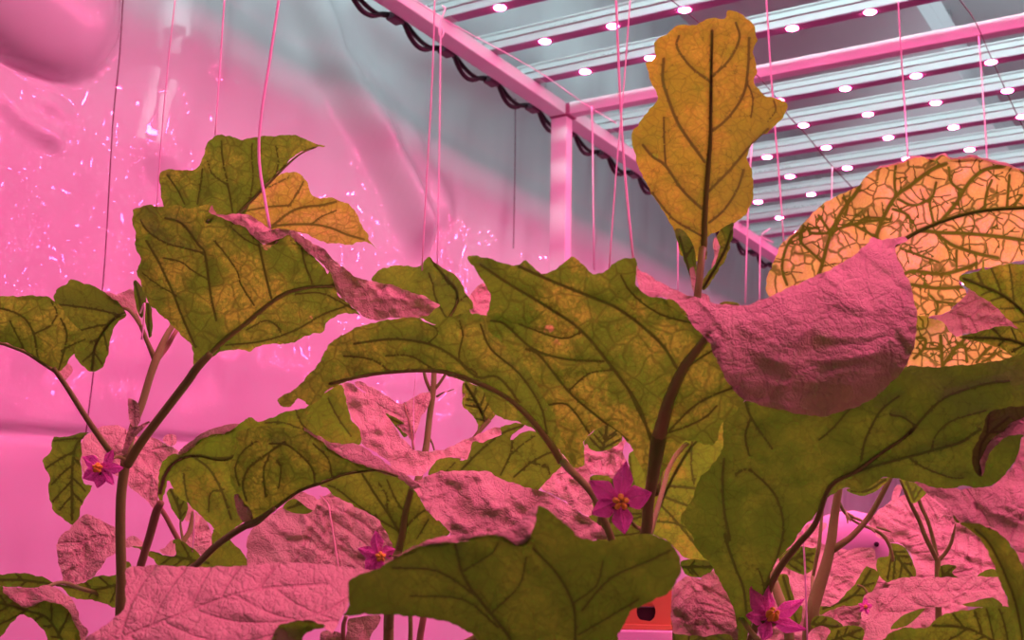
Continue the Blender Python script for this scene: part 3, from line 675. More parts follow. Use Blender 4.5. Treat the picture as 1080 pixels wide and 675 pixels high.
# left edge leaf
build_leaf(p1, [U(P('c1', [(0, 212), (120, 210), (245, 212), (290, 240), (330, 280), (370, 340), (420, 390), (460, 430), (470, 460), (430, 500), (390, 520), (350, 570), (315, 610), (290, 600), (200, 550), (140, 505), (80, 475), (0, 455), (-90, 445), (-190, 400), (-200, 280), (-120, 220)]),
    .98, c=(40, 350), g=(-.3, .6), q=(0, 0, -2))], OLIVE, mid=P('c1', [(330, 660), (300, 615), (220, 562), (140, 510), (60, 478), (0, 460), (-90, 450)]), midr=(2.6, 1.6),
    veins=[(1.3, P('c1', [(200, 545), (180, 420), (130, 330), (40, 285), (-60, 270)])), (1., P('c1', [(180, 410), (260, 370), (300, 300), (270, 240)])), (1.2, P('c1', [(310, 600), (350, 450), (345, 380), (320, 330)])), (.9, P('c1', [(130, 500), (90, 420), (50, 340)])), (.8, P('c1', [(320, 500), (400, 460), (450, 440)]))],
    pet=[(119, 480, 1.0, 3.4), (105, 461, .99, 3.2), (88, 436, .985, 3), (73, 412, .98, 2.8), (62, 396, .978, 2.6), (56, 388, .976, 2.5)])
build_leaf(p1, [U(P('c1', [(290, 190), (310, 165), (345, 150), (375, 125), (420, 135), (500, 160), (560, 200), (620, 240), (665, 310), (630, 345), (600, 390), (580, 440), (570, 520), (545, 580), (490, 612), (440, 590), (410, 550), (395, 520), (400, 450), (370, 400), (330, 330), (300, 260), (285, 220)]), 1.07, g=(.3, .7), q=(2, 2, 2)),
    T(P('c1', [(560, 198), (640, 213), (700, 262), (735, 320), (745, 352), (700, 300), (640, 262), (610, 240)]), 1.07, fold=P('c1', [(560, 200), (620, 240), (665, 300)]), slope=.7)],
    GREEN, mid=P('c1', [(660, 300), (600, 330), (545, 400), (500, 480), (485, 600)]), midr=(1.4, .5), nsec=4,
    pet=[(149, 345, 1.04, 2.0), (143, 335, 1.05, 2.2), (136, 327, 1.06, 2), (130, 325, 1.065, 1.6)])
build_leaf(p1, [T(P('c1', [(610, 210), (660, 185), (695, 175), (720, 220), (745, 300), (730, 315), (700, 270), (650, 230)]), 1.09)], GREEN, mid=P('c1', [(740, 300), (690, 220), (650, 200)]), nsec=3)
build_leaf(p1, [U(P('c1', [(705, 135), (715, 128), (745, 155), (770, 210), (765, 290), (745, 330), (720, 270), (705, 190)]), 1.045, g=(.2, .3))], GREEN, nsec=2, mid=P('c1', [(745, 320), (735, 230), (712, 140)]))
build_leaf(p1, [U(P('c1', [(770, 245), (795, 260), (805, 340), (800, 420), (785, 430), (765, 340), (758, 280)]), 1.04, g=(.2, .3))], GREEN, nsec=2, mid=P('c1', [(785, 425), (780, 250)]))
build_leaf(p1, [T(P('c1', [(315, 605), (355, 565), (380, 585), (382, 610), (350, 650), (335, 662), (320, 640)]), 1.03)], GREEN, nsec=2, mid=P('c1', [(335, 655), (360, 580)]))
build_leaf(p1, [T(P('c6', [(675, 105), (690, 100), (725, 125), (740, 180), (735, 230), (700, 250), (680, 210)]), .99, g=(0, -.3), v=1)], GREEN, nsec=2, mid=P('c6', [(705, 245), (700, 110)]))
build_leaf(p1, [T(P('c6', [(640, 400), (660, 320), (685, 250), (720, 250), (780, 222), (792, 228), (750, 265), (700, 320), (670, 390)]), .985, g=(0, -.3), v=1)], GREEN, nsec=2, mid=P('c6', [(655, 395), (700, 270), (780, 228)]))
# top leaf and amber leaf behind
build_leaf(p1, [U(P('c2', [(180, 220), (190, 190), (230, 180), (300, 188), (330, 175), (350, 140), (370, 80), (410, 45), (460, 52), (500, 62), (560, 55), (640, 48), (720, 48), (760, 60), (790, 80), (838, 90), (800, 98), (760, 105), (720, 125), (680, 165), (640, 205), (590, 255), (540, 320), (500, 380), (440, 390), (390, 380), (330, 345), (240, 335), (200, 330), (185, 270)]),
    1.16, g=(.2, .75), q=(-3, 0, 0))], OLIVE, mid=P('c2', [(480, 380), (510, 340), (560, 290), (620, 230), (680, 170), (740, 120), (800, 95)]), midr=(2.6, .6),
    veins=[(1.1, P('c2', [(470, 350), (450, 240), (430, 140), (425, 70)])), (1., P('c2', [(535, 320), (550, 220), (545, 120), (548, 80)])), (1., P('c2', [(330, 320), (345, 230), (350, 180)])), (1., P('c2', [(280, 320), (250, 260), (210, 205)])), (.9, P('c2', [(640, 205), (650, 150), (640, 90)])), (.8, P('c2', [(440, 240), (390, 200), (370, 150)]))])
build_leaf(p1, [U(P('c2', [(500, 370), (540, 310), (600, 240), (660, 200), (720, 195), (760, 220), (775, 270), (800, 295), (850, 292), (900, 310), (940, 325), (970, 380), (990, 420), (1010, 440), (1005, 462), (1045, 500), (1000, 470), (960, 470), (940, 485), (890, 475), (820, 470), (770, 440), (720, 430), (680, 440), (620, 440), (560, 420)]),
    1.2, g=(-.2, .7), q=(-2, 0, -3))], leaf_mat('leaf_amber_bright', (.42, .98, .05), (.62, 1., .12), (.12, .30, .02), net=.5), step=2.8,
    veins=[(1.4, P('c2', [(600, 425), (640, 395), (700, 350), (760, 330), (820, 325), (880, 310)])), (1.4, P('c2', [(600, 430), (650, 405), (780, 400), (860, 415), (920, 440), (990, 460)])), (1.2, P('c2', [(510, 350), (560, 340), (620, 330), (700, 325)])), (1., P('c2', [(590, 260), (640, 240), (690, 215)])), (1., P('c2', [(690, 330), (730, 270), (750, 230)])), (.9, P('c2', [(780, 400), (820, 370), (880, 345)]))])
stem('branch', [(195, 325, 1.13, 3), (215, 290, 1.16, 2.6), (235, 250, 1.175, 2.4), (251, 227, 1.165, 2.2)], p1)
stem('branch', [(225, 290, 1.15, 2.4), (255, 260, 1.18, 2.), (278, 243, 1.2, 2)], p1)
build_leaf(p1, [U(P('c6', [(285, 305), (330, 305), (400, 290), (470, 280), (430, 320), (430, 400), (430, 450), (440, 550), (490, 560), (460, 610), (430, 670)], 'c7', [(420, 20), (395, 60), (380, 70), (350, 50), (290, 0)], 'c6', [(270, 670), (255, 580), (260, 520), (225, 430), (260, 390)]), 1.12, g=(0, .6), q=(0, 5, 2))], GREEN, mid=P('c6', [(470, 285), (400, 350), (380, 500), (380, 740)]), nsec=5)
build_leaf(p1, [T(P('c6', [(430, 320), (500, 270), (570, 240), (640, 250), (700, 290), (800, 305), (940, 380), (900, 420), (860, 450), (845, 500), (840, 600), (810, 680), (780, 650), (740, 610), (690, 575), (660, 540), (600, 500), (500, 520), (440, 500), (425, 400)]), 1.18, g=(.2, -.9), q=(0, 0, 3), v=1)], GREEN, mid=P('c6', [(570, 400), (760, 380), (850, 450), (820, 640)]), nsec=4)
build_leaf(p1, [T(P('c6', [(858, 325), (870, 298), (900, 288), (930, 300), (930, 335), (905, 350), (880, 345)]), 1.2, v=1)], GREEN, nsec=2, mid=P('c6', [(900, 345), (895, 292)]))
flower(p1, 105.5, 494, .95, 24, [(150, 1.0, .42, .1), (52, 1.0, .36, .2), (2, 1.12, .30, .1), (-42, 1.05, .30, .1), (-92, .85, .42, 0), (-150, .9, .45, 0)], (-.2, -.15))
stem('flower_stalk', [(131, 484, .99, 2), (122, 482, .975, 1.6), (108, 492, .962, 1.6)], p1)
# ------------------------------------------------------------------ P2: low plant at lower left
p2 = plant(195, 640, 1.26, 'low leafy eggplant in the lower left corner, behind the bare stem, with drooping leaves')
stem('stem', [(204, 540, 1.28, 2.2), (200, 560, 1.27, 2.6), (192, 575, 1.26, 3.), (190, 600, 1.26, 3.2), (190, 690, 1.26, 4)], p2, True)
stem('branch', [(192, 576, 1.26, 2.8), (184, 562, 1.25, 2.8), (175, 545, 1.24, 2.7), (168, 534, 1.235, 2.4), (160, 520, 1.23, 2)], p2, m=STEMR)
stem('branch', [(193, 570, 1.27, 1.6), (190.5, 555, 1.28, 1.2), (190.5, 548, 1.28, 1)], p2)
stem('branch', [(190, 640, 1.26, 3), (140, 635, 1.18, 2.6), (90, 622, 1.08, 2.2), (60, 615, .98, 2), (20, 640, .9, 2)], p2)
build_leaf(p2, [T(P('c7', [(380, 70), (460, 10), (540, 50), (625, 100), (625, 200), (560, 250), (520, 310), (490, 345), (440, 370), (345, 382), (320, 300), (300, 230), (305, 150)]), 1.06, g=(0, -.9), q=(0, 0, 4), v=1)], GREEN, mid=P('c7', [(620, 140), (500, 130), (400, 200), (350, 370)]), nsec=4)
build_leaf(p2, [U(P('c7', [(-60, 340), (0, 328), (120, 322), (220, 340), (280, 370), (345, 383), (440, 370), (500, 340), (610, 328), (660, 260), (705, 295), (665, 320), (640, 400), (612, 500), (540, 480), (460, 460), (380, 455), (330, 400), (270, 385), (150, 402), (0, 388), (-60, 380)]), 1.1, g=(0, .8))], GREEN, mid=P('c7', [(640, 380), (480, 410), (300, 385), (120, 360), (-40, 360)]), nsec=5)
build_leaf(p2, [
    U(P('c7', [(-80, 380), (0, 388), (15, 395), (20, 420), (60, 460), (110, 495), (170, 498), (230, 470), (280, 475), (340, 500), (380, 550), (400, 600), (420, 690), (270, 700), (230, 620), (160, 560), (105, 540), (60, 590), (0, 660), (-60, 690), (-100, 540)]), .88, g=(0, .6), q=(0, 0, 2)),
    T(P('c7', [(15, 395), (80, 398), (160, 402), (240, 386), (310, 408), (370, 450), (410, 520), (430, 590), (467, 628), (460, 655), (430, 690), (415, 680), (400, 600), (380, 550), (340, 500), (280, 475), (230, 470), (170, 498), (110, 495), (60, 460), (20, 420)]), .88, fold=P('c7', [(20, 420), (60, 460), (110, 495), (170, 498), (230, 470), (280, 475), (340, 500), (380, 550), (400, 600), (415, 680)]), slope=1.0)],
    GREEN, mid=P('c7', [(330, 680), (250, 560), (140, 520), (0, 480), (-80, 470)]), nsec=5)
build_leaf(p2, [U(P('d1', [(190, 380), (240, 378), (300, 405), (360, 425), (418, 432), (425, 400), (412, 345), (450, 345), (520, 395), (575, 440), (620, 400), (620, 290), (700, 330), (820, 470), (800, 500), (350, 500), (310, 450), (240, 402)]), 1.17, g=(0, .7))], GREEN, mid=P('d1', [(600, 470), (450, 440), (300, 410)]), nsec=4)
build_leaf(p2, [T(P('d1', [(165, 345), (200, 325), (240, 345), (258, 378), (200, 382), (165, 385)]), 1.16), T(P('d1', [(340, 400), (370, 385), (412, 345), (426, 380), (420, 430), (360, 420)]), 1.16)], GREEN, nsec=2, mid=P('d1', [(170, 380), (240, 350)]))
build_leaf(p2, [U(P('d1', [(380, 100), (400, 75), (440, 90), (480, 140), (490, 180), (475, 235), (455, 252), (430, 220), (395, 160)]), 1.28, g=(0, .5))], GREEN, nsec=3, mid=P('d1', [(455, 250), (440, 170), (400, 85)]))
build_leaf(p2, [T(P('d1', [(465, 350), (500, 280), (545, 215), (600, 270), (622, 360), (590, 430), (550, 420), (520, 395)]), 1.29, v=1), T(P('d1', [(480, 150), (520, 190), (545, 215), (500, 250), (475, 240)]), 1.3)], GREEN, nsec=5, mid=P('d1', [(500, 380), (540, 300), (560, 225)]))
# ------------------------------------------------------------------ P3: plant left of centre
p4 = plant(430, 640, 1.2, 'eggplant in the middle background with slim upright stem and crumpled pink lit leaves')
p3 = plant(152, 640, 1.02, 'eggplant left of centre with a huge pale leaf lying low across the front')
stem('stem', [(170, 530, .965, 3.5), (165, 540, .97, 4.6), (158, 565, .98, 4.4), (152, 585, .985, 4.3), (147, 610, .99, 4.4), (146, 690, 1.0, 4.8)], p3, True, m=STEMR)
build_leaf(p3, [
    U(P('c8', [(335, 600), (338, 480), (360, 440), (400, 395), (480, 390), (560, 315), (640, 290), (700, 280), (760, 240), (810, 198), (860, 225), (900, 215), (980, 180), (1080, 155)], 'd2', [(240, 235), (300, 180), (400, 130), (430, 230), (450, 310), (490, 350), (500, 440), (400, 470), (250, 500)],
        'd1', [(900, 100), (820, 210), (760, 270), (690, 325), (640, 300), (600, 260), (540, 200), (480, 150), (430, 110), (405, 60), (385, 40), (345, 170)]), .96, c=(260, 480), g=(.3, .7), q=(2, 0, -3)),
    T(P('c8', [(445, 392), (500, 335), (580, 278), (640, 253), (720, 235), (765, 238), (740, 262), (700, 282), (640, 292), (560, 317), (490, 388)]), .96, fold=P('c8', [(445, 392), (560, 316), (640, 291), (740, 262)]), slope=.9, nz2=.001)],
    LIME, mid=P('c8', [(345, 600), (370, 510), (430, 430), (540, 400), (700, 420), (900, 300)]), midr=(2.2, .8), veins=[(1.3, P('c8', [(520, 410), (600, 470), (660, 570), (700, 680)], 'd1', [(720, 240)])), (1.1, P('c8', [(560, 400), (640, 415), (730, 410)])), (1.1, P('c8', [(470, 500), (480, 600), (510, 700)])), (1., P('c8', [(600, 700), (610, 600), (680, 580)])), (1, P('d2', [(250, 400), (180, 320), (160, 260)])), (1., P('d2', [(450, 400), (380, 300), (330, 200)])), (.9, P('d2', [(250, 390), (100, 330), (0, 330)]))],
    petm=STEMR)
build_leaf(p3, [
    U(P('c8', [(748, 285), (790, 262), (860, 250), (940, 252), (1080, 262)], 'd2', [(200, 362), (240, 395), (300, 430), (350, 475), (410, 512), (500, 550), (590, 578), (500, 585), (400, 602), (280, 650)], 'd1', [(1080, 92), (950, 182), (850, 258), (828, 240), (800, 180), (760, 120), (725, 60)], 'c8', [(708, 490), (725, 420), (752, 350)]),
      .86, c=(300, 500), g=(.2, .7), q=(-2, -3, 0)),
    T(P('d2', [(203, 362), (290, 410), (340, 435), (480, 442), (560, 485), (640, 545), (740, 605), (830, 672), (780, 668), (700, 614), (590, 580), (500, 552), (415, 514), (350, 477), (300, 432)]), .86, fold=P('d2', [(203, 362), (300, 431), (350, 476), (415, 513), (500, 551), (590, 579), (700, 613), (780, 667)]), slope=.8, nz2=.001),
    T(P('d1', [(740, 110), (765, 120), (800, 165), (830, 240), (800, 262), (765, 235), (745, 180)]), .86, fold=P('d1', [(750, 110), (800, 175), (830, 240)]), slope=-.5, nz2=.001)],
    OLIVE, mid=P('d1', [(760, 285), (850, 262), (950, 180), (1080, 88)], 'd2', [(300, 645), (400, 605), (500, 587), (600, 580), (700, 612)]), midr=(2.4, 1.2),
    veins=[(1.4, P('c8', [(800, 640), (780, 560), (810, 470), (900, 400), (1000, 330)])), (1.2, P('c8', [(900, 620), (890, 480), (920, 400)])), (1., P('c8', [(970, 570), (980, 470), (960, 430)])), (1.2, P('d2', [(260, 650), (240, 560), (120, 450), (20, 440)])), (1., P('d2', [(350, 620), (330, 520), (250, 440)])), (1., P('c8', [(760, 560), (740, 470), (780, 380), (850, 330)]))],
    pet=[(200, 600, .93, 3.4), (209, 594, .92, 3.6), (225, 578, .90, 3.8), (245, 563, .88, 3.8), (262, 553, .87, 3.6), (271, 549, .863, 3.2), (290, 536, .86, 2.6)], petm=STEM)
stem('branch', [(147, 640, 1.0, 4), (170, 628, .97, 3.6), (200, 600, .93, 3.4)], p3)
# leaf behind with pale midrib
build_leaf(p4, [T(P('d1', [(805, 500), (800, 380), (820, 300), (870, 250), (960, 190), (1010, 160)], 'd3', [(140, 190), (200, 195), (270, 235), (300, 215), (380, 200), (500, 250), (590, 280), (670, 350), (700, 440), (680, 560), (560, 640), (390, 640), (0, 640), (-80, 620)]), 1.16, c=(340, 560), g=(-.3, -1.0), q=(2, 0, 2), nz2=.004, v=1)],
    GREEN, mid=P('d3', [(290, 215), (330, 260), (345, 340), (365, 460), (390, 620)]), nsec=5, tert=True, midr=(.9, .9), petm=mat('midrib_pale', (.8, .75, .6), .6))
build_leaf(p4, [T(P('d3', [(150, 225), (200, 205), (250, 215), (272, 240), (265, 272), (250, 292), (200, 262)]), 1.1), U(P('d3', [(92, 272), (130, 235), (160, 232), (200, 262), (250, 294), (200, 312), (130, 298)]), 1.1)], GREEN, nsec=2, mid=P('d3', [(120, 280), (240, 240)]))
# huge low front leaf
build_leaf(p3, [
    T(P('d1', [(168, 498), (230, 486), (300, 480), (420, 484), (540, 490), (800, 482), (900, 470)], 'd4', [(0, 268), (200, 268), (400, 285), (562, 312), (460, 350), (442, 400), (440, 470), (420, 530), (375, 600), (350, 640), (300, 602), (230, 580), (160, 580), (80, 605), (40, 680), (40, 760)], 'c7', [(700, 800), (430, 760), (380, 700), (450, 665), (540, 605), (620, 545), (662, 490), (662, 380)]), .66, c=(240, 640), g=(-.1, -1.6), q=(1, 0, 4), nz=.002, nz2=.0022, bf=.5, v=1),
    U(P('d4', [(40, 680), (50, 630), (80, 605), (160, 580), (230, 580), (310, 602), (250, 620), (200, 660), (180, 720), (60, 740)]), .655, fold=P('d4', [(40, 680), (80, 605), (160, 580), (230, 580), (310, 602)]), slope=-.3)],
    GREEN, mid=P('c7', [(400, 760), (900, 560), (1300, 420), (1720, 380)]), nsec=6, step=3)
# ------------------------------------------------------------------ P4: middle plant
stem('stem', [(458, 385, 1.26, 2.6), (457, 410, 1.25, 3.2), (453, 440, 1.24, 3.4), (449, 474, 1.22, 3.6), (440, 510, 1.2, 4), (430, 550, 1.17, 4.6), (420, 590, 1.13, 5), (411, 640, 1.12, 5.5), (409, 700, 1.12, 5.6)], p4, True)
stem('branch', [(457, 412, 1.25, 1.8), (463, 405, 1.25, 1.6), (470, 394, 1.25, 1.4), (476, 380, 1.25, 1.2)], p4)
stem('branch', [(454, 412, 1.25, 2.0), (449, 400, 1.25, 1.8), (446, 385, 1.25, 1.6)], p4)
stem('branch', [(461, 418, 1.24, 1.3), (468, 414, 1.23, .8), (479, 410.5, 1.23, .5)], p4)
stem('branch', [(452, 460, 1.24, 1.4), (456, 468, 1.24, 1.0), (458, 475, 1.24, .9)], p4)
stem('stem', [(432, 640, 1.3, 2.4), (433, 660, 1.3, 2.4), (432, 700, 1.3, 2.6)], p4, True)
stem('stem', [(450, 640, 1.24, 3.4), (446, 655, 1.24, 3.6), (441, 700, 1.24, 3.8)], p4, True, m=STEMR)
stem('branch', [(365, 650, 1.2, 2), (362, 664, 1.2, 2.4), (364, 700, 1.2, 3)], p4, m=STEMR)
stem('branch', [(362, 690, 1.2, 2), (385, 700, 1.18, 2.4), (409, 720, 1.13, 3)], p4)
build_leaf(p4, [U(P('c5', [(460, 225), (500, 175), (560, 152), (640, 152), (700, 155), (740, 125), (765, 105), (800, 140), (870, 180), (930, 235), (960, 300), (990, 350), (1000, 420), (850, 470), (740, 440), (640, 400), (600, 340), (560, 290), (500, 255)]), 1.34, g=(0, .6))], GREEN,
    mid=P('c5', [(860, 440), (900, 370), (912, 320), (900, 270), (830, 190), (768, 110)]), midr=(1.4, .5), veins=[(.9, P('c5', [(905, 350), (960, 310), (990, 330)])), (1., P('c5', [(860, 440), (800, 330), (780, 240), (760, 190)])), (.9, P('c5', [(905, 280), (860, 240), (840, 200)]))],
    pet=[(472, 338, 1.335, 1.8), (468, 352, 1.32, 2), (463, 370, 1.29, 2), (459, 388, 1.262, 2.2)])
build_leaf(p4, [T(P('m5', [(412, 262), (440, 222), (462, 214), (484, 250), (484, 310), (440, 312), (425, 300)]), 1.36, nz2=.003, v=1)], GREEN, nsec=3, mid=P('m5', [(430, 300), (470, 225)]))
build_leaf(p4, [U(P('d5', [(242, 118), (300, 130), (360, 150), (380, 200), (400, 270), (412, 288), (340, 370), (312, 388), (322, 340), (270, 268), (245, 250), (238, 225)]), 1.2, g=(0, .6)),
    T(P('d5', [(242, 118), (258, 135), (258, 170), (240, 200), (236, 165)]), 1.195)], OLIVE, mid=P('d5', [(360, 320), (330, 250), (290, 180), (255, 125)]), nsec=3, midr=(1.4, .6), pet=[(516, 443, 1.2, 2.6), (508, 452, 1.195, 2.4), (500, 462, 1.19, 2.2), (478, 490, 1.18, 2.4), (445, 520, 1.19, 3)])
# crumpled pink leaf in a V
build_leaf(p4, [
    T(P('d2', [(400, 130), (440, 118), (490, 150), (560, 200), (640, 290), (700, 380), (750, 440), (790, 476), (930, 475)], 'd5', [(140, 470), (290, 402), (440, 348), (446, 388), (400, 412), (350, 440), (305, 432), (290, 500), (262, 524), (180, 514), (100, 535), (50, 590), (-5, 612)], 'd2', [(700, 590), (640, 530), (560, 470), (505, 445), (490, 350), (452, 310), (430, 225)]), 1.09, c=(400, 470), g=(.2, -1.1), q=(3, 0, 0), nz2=.004)],
    GREEN, mid=P('d2', [(420, 140), (560, 300), (700, 470), (800, 620)]), nsec=5)
build_leaf(p4, [T(P('d2', [(470, 118), (500, 112), (560, 140), (640, 190), (720, 228), (790, 190), (865, 162), (866, 220), (830, 290), (795, 370), (775, 425), (700, 350), (620, 280), (540, 190)]), 1.23, nz2=.003, v=1), U(P('d2', [(632, 280), (690, 305), (765, 360), (760, 385), (730, 406), (700, 365)]), 1.215)], GREEN, nsec=4, mid=P('d2', [(780, 470), (765, 350), (730, 230)]), midr=(1.2, .7), petm=STEMR)
build_leaf(p4, [U(P('d5', [(60, 600), (100, 530), (180, 512), (265, 522), (292, 430), (345, 430), (400, 412), (440, 390), (442, 350), (520, 333), (572, 338), (500, 392), (492, 418), (540, 390), (600, 370), (680, 405), (770, 520), (730, 590), (680, 640), (640, 680), (600, 710), (430, 650), (300, 640), (150, 640)]), 1.06, g=(-.2, .7), q=(-2, 0, 0))], GREEN,
    veins=[(1.4, P('d5', [(235, 575), (340, 470), (450, 385), (565, 342)])), (1.2, P('d5', [(440, 605), (490, 500), (500, 430)])), (1.2, P('d5', [(510, 615), (600, 540), (680, 495), (740, 480)])), (1, P('d5', [(490, 500), (560, 440), (620, 400)])), (.9, P('d5', [(150, 590), (200, 540)])), (.9, P('d5', [(600, 540), (680, 560), (700, 600)]))])
stem('branch', [(520, 520, 1.07, 2), (490, 530, 1.1, 2.4), (455, 545, 1.15, 3), (430, 556, 1.165, 3.4)], p4)
build_leaf(p4, [U(P('d3', [(282, 150), (340, 112), (500, 72), (590, 55), (680, 80), (765, 128), (805, 200), (860, 300), (972, 392), (955, 425), (880, 455), (780, 500), (690, 540), (668, 480), (640, 410), (600, 350), (540, 302), (470, 272), (420, 240), (360, 215), (330, 180)]), 1.03, c=(430, 560), g=(-.3, .7), q=(-2, 0, 0))], GREEN,
    mid=P('d3', [(700, 520), (725, 400), (740, 300), (760, 220), (775, 165)]), midr=(4.2, 3), veins=[(1.5, P('d3', [(710, 420), (660, 330), (580, 210), (510, 100)])), (1.2, P('d3', [(700, 400), (600, 340), (480, 260), (380, 180), (330, 160)])), (1.2, P('d3', [(740, 380), (800, 320), (840, 290)])), (1., P('d3', [(800, 440), (860, 340)])), (1, P('d3', [(640, 300), (640, 220), (600, 150)])), (1, P('d3', [(735, 300), (690, 240), (640, 130)]))],
    pet=[(420, 584, 1.025, 4), (417, 600, 1.04, 4.2), (413, 625, 1.08, 4.6), (410, 660, 1.12, 5)])
build_leaf(p4, [T(P('d3', [(760, 140), (800, 130), (860, 108), (935, 80)], 'd6', [(60, 135), (180, 132), (270, 135), (330, 168), (430, 205), (550, 238), (640, 275), (760, 350), (850, 412), (942, 490), (830, 500), (760, 560), (500, 640), (200, 640), (80, 560), (70, 455), (20, 400)], 'd3', [(900, 345), (840, 275), (800, 205)]), .93, c=(520, 520), g=(.1, -1.0), q=(0, 0, 8), nz2=.004)],
    GREEN, mid=P('d6', [(-60, 200), (100, 300), (400, 440), (700, 500)]), nsec=5, name='leaf')
stem('branch', [(470, 580, .97, 3), (450, 600, 1.02, 3), (425, 625, 1.1, 3.4)], p4)
build_leaf(p4, [T(P('d4', [(440, 565), (520, 550), (602, 545), (600, 590), (560, 640), (535, 700), (430, 700), (430, 620)]), 1.2, g=(0, -.3)), T(P('d4', [(290, 640), (330, 625), (400, 640), (420, 700), (300, 700)]), 1.2, g=(0, -.3))], GREEN, nsec=3, mid=P('d4', [(500, 690), (560, 560)]))
stem('flower_stalk', [(424, 586, 1.05, 1.3), (415, 586, .99, 1.3), (402, 586, .985, 1.3)], p4)
flower(p4, 400, 586, .98, 24, [(97, 1.1, .36, .1), (160, 1.0, .32, .1), (20, .75, .4, .1), (222, .85, .4, 0), (262, .75, .4, 0)], (.25, -.2), (.03, -.05))
# ------------------------------------------------------------------ P5: centre foreground plant
p5 = plant(640, 660, .84, 'foremost eggplant in the centre with thick stem, violet flower and tall upright leaf')
stem('stem', [(697, 454, .790, 8.2), (693.5, 470, .790, 8.2), (689, 500, .79, 6.5), (684, 530, .795, 6.0), (681, 562, .80, 6), (668, 592, .81, 6), (648, 630, .83, 6), (640, 700, .84, 6.5)], p5, True)
B1o = P('m5', [(412, 140), (440, 135), (470, 140), (510, 155), (560, 160), (580, 148), (610, 175), (640, 186), (680, 160), (710, 138), (740, 155), (770, 187), (800, 180), (840, 150), (888, 138), (895, 165), (893, 210), (915, 242), (960, 252), (1000, 262), (1040, 300), (1075, 345)],
    'e5', [(345, 355), (372, 430), (412, 490), (440, 530), (425, 565), (395, 595), (365, 620), (335, 690)], 'd7', [(620, 120), (540, 220), (500, 290), (470, 350), (430, 360), (400, 330), (385, 270), (350, 200), (300, 120), (250, 72), (180, 45), (110, 90), (60, 170), (30, 260)], 'm5', [(690, 680), (660, 590), (620, 520), (580, 450), (530, 400), (475, 348), (466, 310), (480, 260), (460, 210)])
build_leaf(p5, [
    U(B1o, .78, c=(640, 380), g=(-.45, .5), q=(-1.2, 1.0, 0), nz=.003),
    T(P('e5', [(92, 110), (100, 130), (150, 160), (210, 195), (280, 220), (350, 240), (440, 245), (520, 215), (610, 175), (700, 135), (770, 95), (820, 55), (840, 30), (870, 40), (905, 32), (945, 30), (950, 42), (915, 60), (918, 95), (940, 135), (962, 185), (975, 240), (982, 290), (978, 340), (965, 400), (930, 460), (880, 510), (820, 555), (750, 580), (680, 598), (600, 588), (530, 572), (480, 560), (428, 540), (388, 498), (350, 426), (316, 354), (268, 306), (222, 248), (178, 222), (130, 216), (100, 190)]),
      .745, c=(820, 345), g=(.15, -.5), q=(-1.2, 2.0, 10), nz=.002, nz2=.0034, bf=.34, v=1)],
    AMBER, mid=P('d7', [(470, 130), (492, 40)], 'e5', [(200, 540), (240, 450), (290, 380), (325, 335)]), midr=(8.5, 3.6), step=3,
    veins=[(1.9, P('m5', [(1020, 470), (960, 380), (850, 290), (760, 250), (650, 205), (560, 165)])), (1.8, P('m5', [(935, 660), (900, 560), (830, 460), (740, 350), (640, 280), (540, 220), (450, 160)])), (1.4, P('m5', [(800, 435), (700, 430), (600, 400), (520, 330), (480, 320)])), (1.5, P('m5', [(870, 660), (780, 590), (700, 520), (620, 420), (580, 400)])), (1.2, P('m5', [(1070, 330), (960, 300), (880, 240), (850, 190)])),
           (1.6, P('e5', [(150, 680), (110, 600), (60, 500), (0, 420)])), (1.3, P('e5', [(240, 450), (300, 410), (350, 380)])), (1.3, P('e5', [(200, 640), (270, 570), (340, 530), (420, 500)])), (1.2, P('d7', [(500, 90), (620, 50), (720, 0), (780, -60)])), (1.2, P('m5', [(760, 640), (700, 560), (640, 560)])), (1., P('m5', [(740, 350), (680, 370), (560, 330)])), (1., P('m5', [(830, 460), (760, 470), (700, 520)]))],
    petm=mat('midrib_brown', (.30, .52, .12), .6))
build_leaf(p5, [
    U(P('d2', [(60, 212), (120, 170), (180, 130), (240, 60), (290, 5)], 'c5', [(190, 670), (210, 600), (280, 530), (400, 470), (500, 445), (620, 425), (720, 430), (792, 466), (850, 425), (920, 408), (1060, 410)], 'g', [(530, 345), (560, 370), (590, 400), (612, 440), (616, 490), (606, 494)], 'd5', [(780, 510), (740, 470), (690, 455), (620, 372), (540, 327), (460, 312), (400, 272), (365, 215), (350, 158), (240, 108), (120, 72), (0, 52)], 'd2', [(650, 65), (500, 95), (400, 122), (330, 160), (240, 238), (170, 200), (135, 245), (95, 247)]),
      .85, c=(470, 400), g=(.15, .7), q=(-2.5, 0, 0), nz=.003)],
    OLIVE, mid=P('m5', [(680, 720), (650, 670), (600, 605), (525, 535), (400, 478), (300, 460), (150, 470), (20, 498)]), midr=(4.6, 1.8), step=3,
    veins=[(1.5, P('m5', [(560, 550), (500, 480), (440, 480), (370, 420), (300, 385), (200, 372), (90, 385)])), (1.3, P('m5', [(640, 640), (620, 560), (560, 470), (480, 400), (450, 330)])), (1.1, P('m5', [(440, 470), (390, 430), (400, 360), (390, 320)])), (1., P('m5', [(200, 470), (140, 430), (60, 420)])), (1.1, P('m5', [(320, 460), (250, 420), (180, 420)])), (.9, P('m5', [(300, 385), (330, 350), (290, 320)]))],
    pet=[(586, 476, None, 4.2), (593, 486, None, 4.2), (604, 498, .85, 4.2), (615, 509, .84, 4), (626, 523, .835, 3.8), (636, 545, .83, 3.8), (648, 580, .83, 4), (652, 620, .83, 4.2)])
